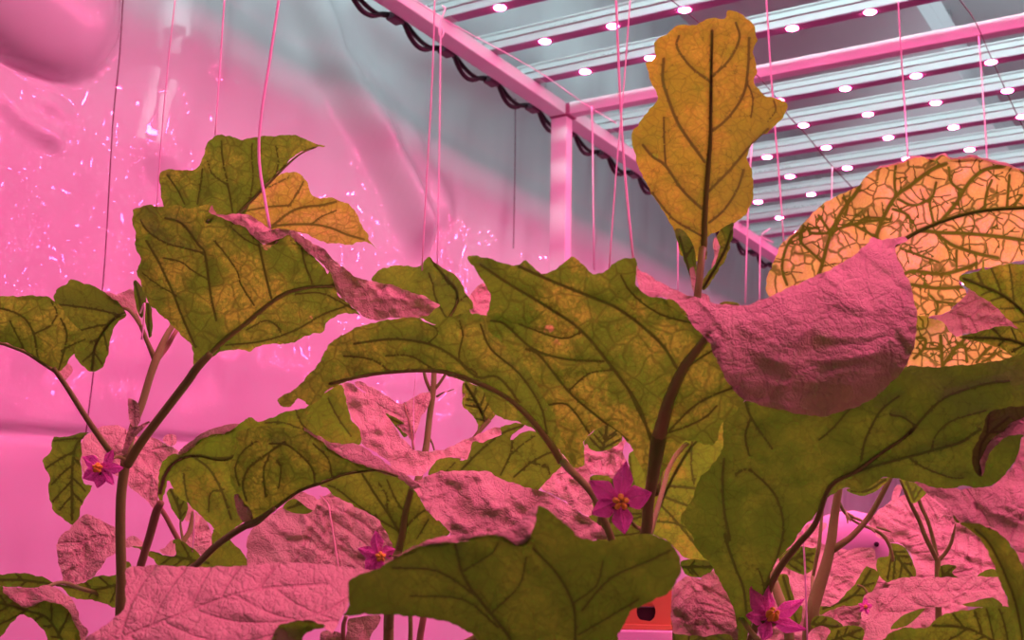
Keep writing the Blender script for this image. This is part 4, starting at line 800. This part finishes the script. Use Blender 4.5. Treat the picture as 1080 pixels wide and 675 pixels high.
# upright leaf
build_leaf(p5, [
    U(P('e1', [(205, 335), (222, 330), (255, 295), (250, 230), (310, 180), (380, 130), (430, 135), (490, 120), (540, 97), (620, 95), (640, 57), (690, 65), (740, 95), (775, 130), (782, 180), (795, 215), (775, 250), (780, 320), (795, 380), (775, 420), (790, 460), (830, 500), (880, 515), (930, 530), (952, 565), (930, 620), (870, 675)],
        'e2', [(840, 30), (790, 62), (750, 110), (745, 180), (765, 230), (775, 320), (760, 400), (730, 460), (670, 500), (600, 540), (530, 575), (525, 690), (405, 690), (370, 590), (330, 490), (270, 400), (190, 260), (150, 150), (130, 60), (140, 10)], 'e1', [(160, 660), (200, 610), (270, 510), (235, 440)]), 1.0, c=(745, 150), g=(.1, .45), q=(3.5, 0, -1), nz=.0025)],
    leaf_mat('leaf_ochre', (.30, .80, .03), (.46, .92, .05), (.10, .26, .02), net=.3), mid=P('e2', [(510, 670), (518, 420), (535, 200), (545, 60)], 'e1', [(548, 600), (550, 400), (555, 160)]), midr=(3.6, 1.0), step=3, petm=mat('midrib_ochre', (.12, .28, .03), .6),
    veins=[(1.5, P('e1', [(545, 432), (440, 350), (370, 250), (380, 190)])), (1.5, P('e1', [(560, 402), (650, 310), (700, 200), (680, 120)])), (1.9, P('e2', [(518, 180), (430, 60)], 'e1', [(370, 640), (320, 510), (295, 420), (300, 310)])), (1.6, P('e1', [(560, 690), (640, 620), (720, 500), (745, 350), (750, 200)])),
           (1.7, P('e2', [(500, 425), (400, 330), (310, 200), (240, 150), (190, 90)])), (1.2, P('e2', [(310, 200), (302, 60)], 'e1', [(300, 620)])), (1.6, P('e2', [(540, 332), (650, 220), (760, 90), (850, 5)])), (1.4, P('e2', [(540, 500), (620, 430), (690, 320), (720, 220)])), (1.2, P('e2', [(500, 570), (350, 480), (230, 330)])), (1., P('e1', [(740, 430), (770, 520), (760, 620)])), (.9, P('e1', [(880, 530), (890, 580), (850, 640)]))],
    pet=[(741, 262, None, 4.0), (739, 280, .985, 4), (737, 300, .97, 4), (733, 330, .96, 4.2), (725, 380, .93, 4.5), (705, 450, .86, 5), (690, 520, .81, 5.2)])
build_leaf(p5, [U(P('e2', [(585, 560), (620, 520), (668, 500), (665, 560), (650, 620)], 'e5', [(392, 60), (370, 110), (345, 150), (312, 195), (300, 200), (305, 165), (340, 115), (358, 60), (345, 30)]), .99, g=(.2, .3)), T(P('e5', [(345, 30), (358, 60), (345, 105), (330, 130), (340, 85), (335, 50)]), .988)], AMBER, nsec=2, mid=P('e5', [(303, 195), (370, 80), (395, 10)]), midr=(1.2, .6))
build_leaf(p5, [U(P('e5', [(215, 10), (240, 5), (275, 60), (285, 130), (278, 190), (262, 150), (240, 90)]), 1.0, g=(.2, .3))], AMBER, nsec=2, mid=P('e5', [(276, 190), (230, 30)]))
build_leaf(p5, [T(P('e5', [(262, 130), (275, 125), (285, 170), (300, 205), (320, 215), (325, 235), (290, 228), (270, 190)]), .985)], GREEN, nsec=2, mid=P('e5', [(270, 140), (290, 220)]))
build_leaf(p5, [U(P('e5', [(355, 243), (372, 235), (398, 234), (418, 242), (420, 262), (370, 262)]), .95, g=(.2, .3))], LIME, nsec=2, mid=P('e5', [(360, 250), (410, 245)]))
# front leaf
build_leaf(p5, [
    U(P('d4', [(425, 530), (440, 470), (440, 360), (500, 330), (560, 310), (650, 267), (740, 212), (850, 172), (1000, 158), (1080, 152)], 'd6', [(130, 492), (280, 473), (345, 474), (390, 505), (430, 525), (465, 512), (500, 470), (520, 420), (536, 318), (570, 330), (610, 352), (700, 430), (770, 490), (900, 500), (1000, 485)],
        'd8', [(300, 128), (380, 118), (440, 118), (500, 140), (560, 190), (590, 262), (585, 330), (540, 412), (460, 460), (370, 500), (322, 530), (292, 590), (262, 650), (250, 740)], 'g', [(600, 710), (540, 700), (520, 690)], 'd4', [(1080, 640), (1000, 596), (940, 575), (860, 560), (700, 545), (540, 540), (460, 547), (412, 545)]), .62, c=(540, 620), g=(.1, .8), q=(-2.5, 0, 1.5), nz=.0018),
    T(P('d4', [(700, 238), (750, 205), (850, 152), (980, 120), (1080, 118)], 'd6', [(180, 470), (270, 470), (330, 468), (400, 430), (470, 370), (530, 308), (537, 400), (505, 472), (468, 514), (430, 527), (385, 508), (345, 477), (280, 475), (130, 494), (0, 522)], 'd4', [(850, 174)]), .62,
      fold=P('d4', [(700, 238), (850, 172), (1000, 158)], 'd6', [(130, 492), (280, 473), (345, 475), (430, 526), (500, 472)]), slope=.9, nz2=.0012)],
    DARK, mid=None, step=3, quilt=.0006,
    veins=[(1.9, P('m6', [(560, 720), (520, 650), (450, 565), (400, 490), (378, 400)])), (1.6, P('m6', [(720, 700), (715, 580), (670, 490), (600, 415)])), (1.2, P('m6', [(450, 560), (330, 480), (200, 470)])), (1.4, P('m6', [(740, 590), (820, 500), (930, 450), (990, 420)])), (1.1, P('m6', [(715, 570), (780, 520), (800, 450)])), (1., P('m6', [(500, 640), (400, 560), (250, 550)])), (1., P('m6', [(480, 600), (560, 520), (580, 440)])), (1.1, P('m6', [(730, 660), (850, 590), (900, 560)])), (1, P('m6', [(400, 480), (480, 430), (500, 400)]))])
stem('leaf_stalk', [(600, 690, .635, 5), (620, 720, .66, 5), (635, 760, .72, 5), (640, 790, .84, 5.5)], p5)
build_leaf(p5, [U(P('d7', [(320, 190), (420, 140), (520, 190), (560, 60), (700, -40), (900, -90), (900, 60), (860, 260), (760, 480), (720, 660)], 'd8', [(745, 265), (640, 252), (600, 232), (540, 170), (440, 112)], 'd7', [(440, 600), (430, 450), (360, 420), (330, 330)]), 1.0, c=(700, 520), g=(-.2, .6))],
    LIME, mid=P('d7', [(440, 560), (540, 330), (650, 150), (760, 60)]), midr=(1.4, .6), veins=[(1.6, P('d7', [(470, 365), (560, 365), (700, 380)])), (1.6, P('d7', [(465, 400), (540, 435), (640, 470), (700, 480)])), (1.3, P('d7', [(470, 450), (540, 520), (600, 590), (680, 690)])), (1.2, P('d7', [(650, 110), (645, 250), (660, 350)])), (1.1, P('d8', [(450, 50), (560, 60), (660, 100)])), (1.3, P('d7', [(320, 200), (330, 300), (350, 380)]))])
stem('branch', [(746, 452, 1.0, 2.2), (722, 470, .97, 2.4), (707, 490, .93, 2.6), (698, 520, .88, 2.6), (691, 545, .84, 2.8), (684, 570, .81, 3)], p5)
flower(p5, 654, 528, .78, 38, [(80, 1.12, .34, .1), (147, 1.0, .36, .1), (205, .88, .36, .1), (277, .92, .36, 0), (14, .92, .42, 0)], (0, -.1), (.0, -.08))
stem('flower_stalk', [(682, 560, .81, 2.4), (670, 555, .82, 2), (658, 540, .80, 1.8), (654, 530, .79, 1.8)], p5)
# ------------------------------------------------------------------ P6: right plant
p6 = plant(775, 660, .86, 'eggplant on the right with sweeping dark green leaf and glowing amber leaf')
stem('stem', [(800, 572, 1.0, 3.5), (811, 600, 1.0, 4.5), (820, 625, .98, 5.0), (828, 650, .96, 5.3), (834, 700, .95, 5.8)], p6, True)
G1o = P('d7', [(818, 15), (815, 120), (800, 190), (752, 258), (700, 312), (665, 380), (640, 455), (590, 520), (598, 580), (640, 630)], 'd8', [(600, 60), (645, 115), (670, 190), (740, 265), (790, 350), (830, 430), (868, 500), (882, 600), (850, 720)],
    'e8', [(60, 720), (130, 675), (165, 590), (235, 440), (285, 270), (360, 190), (430, 90), (500, 10)], 'e6', [(10, 665), (60, 610), (140, 572), (200, 592), (260, 570), (340, 515), (400, 522), (520, 548), (600, 572), (700, 577), (760, 562), (860, 572), (930, 550), (1000, 480), (1050, 400), (1070, 310), (1200, 250), (1250, 40), (1200, -120)],
    'e4', [(1160, 500), (1080, 515), (1000, 540), (860, 565), (700, 580), (560, 587), (480, 576), (420, 610), (300, 690), (100, 690), (-200, 690), (-400, 770)])
build_leaf(p6, [U(G1o, .84, c=(880, 510), g=(-.1, .7), q=(1.0, -1.5, 2.0), nz=.003)], DARK, step=3.4,
    mid=P('e8', [(130, 760), (200, 560), (290, 330), (400, 180), (500, 60)], 'e6', [(60, 560), (200, 480), (320, 390), (440, 310), (500, 250)]), midr=(4.6, 1.4), petm=mat('midrib_dark', (.20, .38, .08), .6),
    veins=[(1.8, P('e6', [(150, 500), (300, 455), (460, 412), (600, 375), (740, 335), (850, 265)])), (1.7, P('e6', [(480, 290), (550, 200), (620, 130), (700, 80), (880, 25), (1000, 10)])), (1.4, P('e6', [(220, 430), (240, 330), (280, 240), (330, 160), (420, 90)])), (1.6, P('e8', [(140, 560), (120, 400), (80, 300), (20, 120)], 'd7', [(850, 650), (820, 500), (810, 330), (818, 220)])), (1.4, P('e8', [(240, 380), (310, 200), (330, 50)], 'd7', [(1080, 400), (950, 280), (880, 300)])),
           (1.4, P('m6', [(1280, 130), (1220, 40), (1200, -20)])), (1.3, P('d7', [(950, 200), (930, 100), (960, 0)])), (1.2, P('e6', [(0, 320), (80, 250), (160, 160), (260, 90)])), (1.1, P('e6', [(480, 420), (560, 470), (700, 520), (760, 520)])), (1.1, P('e6', [(590, 370), (620, 290), (700, 220), (880, 165)])), (1.2, P('e6', [(500, 240), (440, 200), (380, 190)])), (1., P('e8', [(180, 560), (230, 420), (200, 300)]))])
build_leaf(p6, [U(P('e3', [(65, 560), (90, 490), (130, 400), (200, 340), (250, 280), (330, 220), (420, 180), (470, 130), (520, 100), (600, 85), (660, 58), (720, 68), (770, 48), (800, 70), (880, 60), (960, 80), (1040, 100), (1110, 130), (1170, 200), (1160, 330), (1110, 440), (1080, 465), (980, 490), (920, 500), (840, 520), (835, 560), (860, 600), (800, 660), (740, 690), (660, 700), (500, 680), (300, 600), (150, 620), (80, 610)]),
    .98, c=(940, 240), g=(.1, .65), q=(-1.5, 0, 2), nz=.0025),
    T(P('e3', [(470, 130), (520, 98), (600, 80), (660, 52), (720, 64), (775, 44), (805, 66), (880, 54), (960, 72), (1040, 94), (1110, 124), (1080, 120), (1000, 94), (900, 68), (800, 76), (770, 54), (720, 72), (660, 62), (600, 90), (525, 104)]), .98, fold=P('e3', [(470, 132), (600, 87), (720, 70), (800, 72), (900, 64), (1080, 116)]), slope=.9)],
    YELLOW, toff=.25, gap=30, mid=P('e3', [(480, 470), (620, 380), (700, 338), (820, 293), (940, 268), (1080, 258), (1160, 255)]), midr=(2.4, 1.4), step=2.8, petm=mat('midrib_olive', (.08, .30, .03), .6),
    veins=[(1.7, P('e3', [(680, 350), (760, 358), (870, 362), (1000, 375), (1100, 390)])), (1.6, P('e3', [(740, 360), (800, 405), (900, 440), (985, 458)])), (1.8, P('e3', [(270, 540), (290, 480), (320, 370), (370, 270), (420, 205), (440, 170)])), (1.9, P('e3', [(500, 380), (530, 300), (580, 215), (640, 170), (720, 110), (780, 85)])), (1.8, P('e3', [(760, 312), (820, 240), (870, 160), (930, 110), (1010, 95)])), (1.7, P('e3', [(600, 530), (650, 510), (760, 522), (850, 500), (900, 480)])), (1.6, P('e3', [(600, 560), (650, 565), (750, 578), (850, 572)])),
           (1.3, P('e3', [(290, 475), (240, 430), (200, 385), (215, 330)])), (1.3, P('e3', [(150, 565), (130, 490), (160, 390), (220, 350)])), (1.3, P('e3', [(325, 360), (250, 360), (230, 340)])), (1.2, P('e3', [(330, 350), (410, 325), (500, 310), (560, 305)])), (1.2, P('e3', [(580, 215), (575, 150), (580, 95)])), (1.2, P('e3', [(590, 225), (650, 250), (720, 220), (740, 160)])), (1.2, P('e3', [(570, 265), (630, 290), (640, 340)])), (1.2, P('e3', [(730, 320), (715, 250), (720, 220)])),
           (1.2, P('e3', [(850, 195), (800, 160), (790, 100)])), (1.2, P('e3', [(930, 265), (940, 200), (960, 150)])), (1.2, P('e3', [(1020, 260), (1025, 190), (1030, 130)])), (1.2, P('e3', [(1050, 250), (1080, 210)])), (1.2, P('e3', [(710, 600), (745, 640), (740, 680)])), (1.2, P('e3', [(745, 630), (820, 640)])), (1.2, P('e3', [(510, 380), (420, 330)])), (1.2, P('e3', [(330, 370), (290, 310), (275, 290)])), (1.1, P('e3', [(600, 420), (680, 450), (750, 475)])), (1.1, P('e3', [(820, 430), (820, 490)])), (1.1, P('e3', [(520, 300), (460, 300), (430, 320)])), (1.1, P('e3', [(380, 290), (390, 250), (370, 220)]))])
stem('branch', [(1092, 700, .92, 6), (1110, 620, .93, 5.5), (1120, 520, .93, 5), (1125, 420, .94, 4.5), (1118, 300, .97, 4), (1100, 245, .975, 3)], p6, True)
build_leaf(p6, [U(P('e4', [(740, 110), (800, 85), (852, 76), (866, 20), (880, 66), (960, 45), (1080, 40), (1200, 60), (1220, 300), (1160, 430), (1080, 410), (1000, 335), (900, 245), (800, 182), (752, 142)]), .9, c=(1050, 320), g=(.2, .7))], LIME, mid=P('e4', [(1180, 420), (1080, 300), (960, 200), (760, 118)]), midr=(1.8, .8), nsec=5)
build_leaf(p6, [T(P('e4', [(585, 320), (640, 312), (700, 280), (770, 210), (800, 150), (860, 165), (980, 230), (1100, 335), (1080, 410), (900, 400), (840, 420), (770, 408), (730, 428), (690, 395), (645, 345)]), .97, g=(0, -.8), nz2=.003, v=1)], GREEN, mid=P('e4', [(700, 300), (840, 350), (1040, 380)]), nsec=4)
build_leaf(p6, [U(P('e4', [(735, 425), (840, 402), (900, 380), (1000, 370), (1100, 400), (1180, 460), (1100, 540), (1015, 522), (940, 482), (840, 452)]), .93, g=(.1, .6))], AMBER, mid=P('e4', [(1150, 500), (1000, 440), (760, 430)]), nsec=4, midr=(1.6, .6))
build_leaf(p6, [U(P('e4', [(480, 320), (580, 325), (640, 340), (690, 385), (740, 415), (860, 430), (960, 455), (1080, 490), (1060, 600), (700, 620), (460, 610), (440, 450)]), 1.03, c=(1000, 370), g=(0, .6))], YELLOW, toff=.25, step=2.8, veins=[(1.6, P('e4', [(650, 590), (645, 500), (640, 420)])), (1.6, P('e4', [(650, 580), (700, 510), (765, 440)])), (1.5, P('e4', [(830, 560), (870, 510), (905, 480)])), (1.4, P('e4', [(500, 540), (550, 490), (560, 440), (520, 430)])), (1.2, P('e4', [(640, 490), (560, 490)])), (1.2, P('e4', [(780, 560), (770, 490), (750, 460)])), (1.2, P('e4', [(860, 560), (960, 500)]))])
build_leaf(p6, [U(P('e6', [(1200, 130), (1080, 140), (960, 155), (900, 170), (870, 240), (840, 320), (810, 380), (802, 430), (820, 480), (850, 517), (856, 480), (850, 440), (862, 400), (900, 330), (1000, 252), (1080, 205), (1200, 180)]), .74, g=(0, .2), nz=.001), 
    T(P('e6', [(856, 500), (850, 440), (862, 400), (900, 330), (1000, 252), (1080, 205), (1200, 180), (1200, 290), (1080, 292), (1000, 300), (930, 350), (885, 420)]), .74, fold=P('e6', [(856, 500), (862, 400), (900, 330), (1000, 252), (1080, 205), (1200, 180)]), slope=-.4)], leaf_mat('leaf_deep', (.05, .16, .01), (.07, .2, .015), (.03, .08, .01), trans=.5), mid=P('e6', [(850, 500), (860, 330), (1000, 200)]), nsec=3)
build_leaf(p6, [T(P('e6', [(500, 540), (600, 570), (700, 577), (860, 572), (930, 550), (1000, 480), (1050, 400), (1080, 290), (1250, 250)], 'e7', [(1250, 300), (1150, 420), (1080, 330), (1040, 220), (1000, 165), (900, 95), (780, 60), (720, 50), (690, 5), (640, -40)]), .78, c=(1050, 540), g=(-.2, -.9), q=(0, 0, 3), nz2=.003, v=1),
    U(P('e7', [(700, 0), (725, 52), (780, 55), (900, 80), (1000, 158), (1040, 215), (1080, 300), (1180, 400), (1200, 760), (1070, 745), (1030, 610), (990, 460), (940, 335), (885, 200), (820, 112), (750, 70)]), .72, g=(0, .5), q=(0, 0, 2))], GREEN, mid=P('e7', [(850, 0), (900, 90)], 'e6', [(760, 560)]), veins=[(1.3, P('e6', [(760, 560), (850, 690)], 'e7', [(900, 80)])), (1.3, P('e7', [(1080, 0), (1030, 90), (1000, 155)])), (1.5, P('e7', [(1080, 720), (1040, 500), (980, 330), (900, 170), (820, 90)]))])
build_leaf(p6, [T(P('e7', [(240, 640), (258, 540), (320, 440), (365, 400), (400, 358), (440, 345), (600, 345), (800, 342), (945, 345), (975, 420), (1010, 505), (960, 502), (915, 450), (820, 472), (760, 490), (620, 500), (510, 520), (430, 560), (392, 590), (380, 640), (330, 690), (280, 760), (230, 720)]), .92, c=(985, 640), g=(0, -1.3), q=(1, 0, 4), nz2=.0018, v=1)], GREEN, mid=P('e7', [(300, 560), (450, 430), (700, 420), (940, 400)]), nsec=5)
build_leaf(p6, [U(P('e7', [(330, 690), (370, 640), (440, 612), (560, 610), (590, 595), (640, 545), (800, 512), (900, 500), (1012, 508), (1050, 640), (1080, 760), (600, 800), (320, 760)]), .84, g=(0, .7), q=(-1, 0, 0)), U(P('e7', [(380, 620), (392, 590), (450, 540), (560, 508), (500, 570), (460, 600)]), .87, g=(0, .5)),
    T(P('e7', [(460, 590), (500, 550), (560, 528), (585, 545), (600, 580), (580, 606), (520, 585)]), .88), U(P('e7', [(750, 490), (820, 472), (915, 450), (968, 502), (840, 502)]), .88, g=(0, .4))], GREEN, mid=P('e7', [(1050, 760), (800, 620), (600, 600)]), nsec=4)
stem('branch', [(1040, 690, .86, 3), (1000, 720, .86, 3.4), (900, 720, .87, 4), (834, 730, .875, 5)], p6)
build_leaf(p6, [U(P('d8', [(590, 262), (650, 248), (740, 262), (765, 300), (700, 345), (650, 342), (612, 325)]), .98, g=(0, .5)), T(P('d8', [(695, 348), (765, 308), (792, 348), (745, 372)]), .975)], GREEN, nsec=3, mid=P('d8', [(600, 290), (750, 290)]))
build_leaf(p6, [T(P('d8', [(543, 412), (580, 370), (612, 338), (660, 345), (745, 362), (800, 350), (850, 440), (890, 560), (890, 700), (860, 660), (812, 642), (700, 656), (600, 645), (545, 632)]), .95, c=(735, 640), g=(.2, -.5), q=(0, 0, 6), nz2=.003, v=1)], GREEN, mid=P('d8', [(640, 345), (680, 500), (800, 640)]), nsec=4)
stem('branch', [(775, 640, .95, 2.6), (795, 670, .92, 3), (830, 700, .88, 3.6)], p6)
flower(p6, 812, 652, .9, 32, [(118, 1.15, .34, .2), (88, 1.0, .28, .25), (172, .8, .36, .1), (25, 1.35, .30, .2), (-20, 1.2, .3, .1), (-115, .8, .34, 0)], (.1, .2), (.05, .05))
# ------------------------------------------------------------------ P7: forked plant behind on the right
p7 = plant(855, 660, 1.15, 'forked eggplant behind the dark green leaf at lower right')
stem('stem', [(888, 500, 1.17, 3.6), (884, 520, 1.17, 4), (880, 545, 1.17, 4.6), (876, 575, 1.165, 5.4), (870, 600, 1.16, 6), (862, 625, 1.155, 6.8), (856, 650, 1.15, 7.2), (853, 700, 1.15, 7.6)], p7, True)
stem('branch', [(878, 580, 1.165, 4), (890, 572, 1.16, 3.6), (900, 564, 1.16, 3.2), (918, 543, 1.16, 3), (936, 510, 1.15, 2.8), (945, 490, 1.15, 2.6)], p7)
stem('branch', [(857, 610, 1.22, 1.8), (861, 590, 1.22, 2), (864, 575, 1.22, 2), (867, 540, 1.23, 1.6), (869, 515, 1.23, 1.4)], p7)
stem('branch', [(857, 608, 1.22, 1.8), (856, 640, 1.18, 2.2), (854, 665, 1.155, 2.6)], p7)
stem('branch', [(885, 530, 1.17, 2), (892, 542, 1.19, 1.6), (905, 552, 1.2, 1.4), (928, 562, 1.21, 1.8), (938, 575, 1.21, 2), (942, 592, 1.21, 1.6)], p7)
for a, b in (((890, 540), (897, 550)), ((893, 541), (903, 548)), ((891, 538), (894, 552)), ((898, 545), (912, 551)), ((925, 556), (940, 561)), ((915, 555), (923, 562))):
    stem('sepal', [(*a, 1.19, 1.2), ((a[0]+b[0])/2+1, (a[1]+b[1])/2, 1.18, 1.5), (*b, 1.175, .5)], p7)
build_leaf(p7, [T(P('e7', [(90, 205), (150, 200), (200, 190), (285, 190), (300, 240), (315, 330), (180, 340), (60, 340), (70, 260)]), 1.33, v=1)], GREEN, nsec=4, mid=P('e7', [(60, 260), (200, 330)]))
build_leaf(p7, [T(P('e8', [(355, 330), (430, 342), (500, 346), (732, 340), (655, 440), (590, 492), (400, 490), (380, 400)]), 1.24, v=1)], GREEN, nsec=4, mid=P('e8', [(480, 480), (600, 400), (730, 342)]))
build_leaf(p7, [U(P('e8', [(728, 350), (770, 288), (835, 320), (800, 420), (720, 492), (620, 500), (530, 545), (505, 505), (600, 487), (660, 432)]), 1.2, g=(0, .6))], GREEN, nsec=4, mid=P('e8', [(540, 510), (700, 440), (790, 310)]))
build_leaf(p7, [U(P('e7', [(305, 245), (365, 232), (372, 165), (440, 178), (480, 230), (512, 335), (460, 350), (390, 358), (360, 372), (312, 330)]), 1.27, g=(0, .6))], GREEN, nsec=4, mid=P('e7', [(360, 170), (420, 250), (490, 340)]))
build_leaf(p7, [U(P('e8', [(296, 340), (350, 330), (370, 400), (400, 480), (432, 500), (420, 590), (380, 592), (345, 480)]), 1.1, g=(0, .6))], GREEN, nsec=3, mid=P('e8', [(330, 340), (400, 580)]))
build_leaf(p7, [T(P('e8', [(535, 545), (620, 505), (740, 498), (775, 540), (760, 600), (640, 625), (600, 572)]), 1.12, g=(0, -.5), v=1)], GREEN, nsec=3, mid=P('e8', [(600, 560), (740, 510)]))
build_leaf(p7, [U(P('e8', [(475, 590), (500, 550), (560, 550), (640, 590), (645, 620), (560, 655), (500, 630)]), 1.09, g=(0, .5))], GREEN, nsec=3, mid=P('e8', [(480, 590), (640, 610)]))
build_leaf(p7, [U(P('e8', [(560, 660), (620, 610), (700, 598), (757, 622), (760, 720), (560, 720)]), 1.06, g=(0, .5))], GREEN, nsec=3, mid=P('e8', [(560, 690), (740, 620)]))
build_leaf(p7, [T(P('e8', [(465, 640), (520, 600), (578, 625), (565, 720), (460, 720)]), 1.08)], GREEN, nsec=3, mid=P('e8', [(480, 690), (560, 610)]))
build_leaf(p7, [T(P('e8', [(365, 190), (430, 92), (470, 60), (560, 60), (520, 130), (500, 190), (430, 180)]), 1.38, v=1), T(P('e8', [(440, 200), (500, 190), (560, 240), (600, 200), (680, 300), (690, 340), (560, 345), (440, 330)]), 1.42, v=1)], GREEN, nsec=3, mid=P('e8', [(400, 180), (500, 80)]))
build_leaf(p7, [U(P('e8', [(305, 250), (370, 190), (440, 170), (500, 180), (500, 280), (440, 330), (360, 300)]), 1.4, g=(0, .5))], GREEN, nsec=3, mid=P('e8', [(320, 260), (490, 220)]))
build_leaf(p7, [T(P('e7', [(215, 600), (200, 640), (250, 660), (262, 600), (300, 480), (420, 400), (310, 410), (240, 440)]), 1.12)], GREEN, nsec=3, mid=P('e7', [(240, 640), (330, 440)]))
stem('branch', [(904, 617, 1.17, 1.4), (912, 621, 1.17, 1.2), (921, 636, 1.16, 1.4)], p7)
flower(p7, 913, 640, 1.1, 9, [(95, 1.1, .4, .1), (160, .9, .36, .1), (-70, 1.0, .36, .1), (-140, .9, .36, 0), (20, .8, .4, 0)], (-.3, 0))
# ------------------------------------------------------------------ P8: rightmost background plant
p8 = plant(990, 660, 1.12, 'rightmost background eggplant with three thin branches against a big pink lit leaf')
stem('stem', [(989, 588, 1.14, 3.0), (989, 610, 1.14, 3.2), (990, 650, 1.14, 3.4), (990, 700, 1.14, 3.8)], p8, True)
stem('branch', [(989, 592, 1.14, 2.6), (984, 582, 1.14, 2.6), (976, 566, 1.14, 2.5), (969, 548, 1.14, 2.3), (960, 530, 1.13, 2.1), (950, 505, 1.12, 2)], p8)
stem('branch', [(988, 586, 1.145, 2.2), (984, 568, 1.15, 2.1), (978, 548, 1.15, 2.0), (972, 535, 1.15, 2), (965, 515, 1.15, 1.8)], p8)
stem('branch', [(991, 590, 1.14, 2.2), (998, 582, 1.14, 2), (1004, 570, 1.14, 1.8), (1007, 552, 1.14, 1.5)], p8)
build_leaf(p8, [T(P('e8', [(780, 60), (860, 150), (960, 170), (1010, 240), (1030, 330), (1030, 400), (1500, 400), (1500, 200), (1420, 60), (1300, -60), (1100, -120), (900, -60), (830, 0)]), 1.32, c=(965, 560), g=(-.1, -.9), q=(1, 0, 2), nz2=.005, v=1)], GREEN, mid=P('e8', [(1400, 350), (1150, 160), (900, 40)]), nsec=6, tert=False)
build_leaf(p8, [U(P('e6', [(430, 525), (450, 530), (540, 560), (570, 590), (520, 645), (490, 650), (460, 590)]), 1.1, g=(0, .5))], LIME, nsec=2, mid=P('e6', [(500, 640), (460, 540)]))
build_leaf(p8, [U(P('e6', [(145, 580), (230, 560), (330, 520), (370, 525), (300, 590), (240, 615), (180, 605)]), 1.12, g=(0, .5))], OLIVE, nsec=3, mid=P('e6', [(350, 530), (250, 590), (170, 590)]))
build_leaf(p8, [T(P('e6', [(405, 560), (425, 555), (437, 575), (410, 640), (385, 642), (385, 610)]), 1.2)], GREEN, nsec=2, mid=P('e6', [(395, 640), (420, 560)]))
build_leaf(p8, [T(P('e7', [(612, 60), (650, 20), (700, 20), (715, 60), (690, 130), (655, 120), (622, 100)]), 1.13, v=1)], GREEN, nsec=3, mid=P('e7', [(685, 125), (660, 30)]))
build_leaf(p8, [U(P('e7', [(640, 285), (700, 278), (722, 290), (700, 320), (735, 352), (640, 350)]), 1.13, g=(0, .5)), U(P('e7', [(830, 345), (870, 310), (925, 300), (940, 350), (880, 356)]), 1.13, g=(0, .5))], GREEN, nsec=2, mid=P('e7', [(650, 340), (710, 290)]))
# crumpled pink leaf between the flower and the centre leaf
build_leaf(p4, [T(P('d6', [(540, 215), (580, 150), (625, 95), (690, 68)], 'd5', [(860, 480), (890, 440), (910, 470), (960, 480), (1010, 470), (1080, 430)], 'd7', [(305, 118), (285, 180), (300, 240), (290, 330), (120, 300), (110, 380), (122, 400), (122, 520), (60, 500), (-60, 420)]), 1.1, c=(620, 500), g=(0, -.9), q=(0, 0, 5), nz2=.005, v=1)], GREEN, mid=P('d7', [(280, 150), (150, 230), (30, 380)]), nsec=4)
build_leaf(p4, [U(P('d5', [(880, 440), (900, 400), (980, 340), (1060, 350), (1080, 430), (1010, 475), (960, 482), (910, 470)]), 1.2, g=(0, .5))], AMBER, nsec=3, mid=P('d5', [(980, 480), (1000, 350)]))
stem('branch', [(635, 540, 1.12, 3), (628, 560, 1.13, 3), (600, 600, 1.15, 3.4), (560, 640, 1.18, 3.6), (450, 700, 1.23, 4)], p4)

build_leaf(p7, [T(P('e8', [(250, 330), (330, 210), (470, 150), (620, 190), (800, 240), (1010, 330), (1250, 440), (1350, 640), (1200, 760), (500, 760), (240, 740), (200, 560)]), 1.5, c=(910, 620), g=(.1, -.7), q=(1, 0, 2), nz2=.005, v=1)], GREEN, mid=P('e8', [(300, 700), (700, 400), (1100, 400)]), nsec=6, tert=False)
build_leaf(p5, [U(P('d7', [(90, 330), (200, 300), (330, 330), (420, 420), (440, 600), (380, 700), (200, 700), (100, 560), (130, 440)]), 1.14, g=(0, .5))], GREEN, mid=P('d7', [(150, 650), (250, 500), (380, 400)]), nsec=4)

build_leaf(p7, [U(P('d8', [(548, 560), (640, 540), (800, 560), (900, 600), (960, 700), (900, 790), (700, 800), (550, 780), (547, 680)]), 1.42, g=(0, .5))], DARK, mid=P('d8', [(560, 760), (700, 660), (880, 620)]), nsec=4)  # added filler leaf, makes the gap right of the crate dark
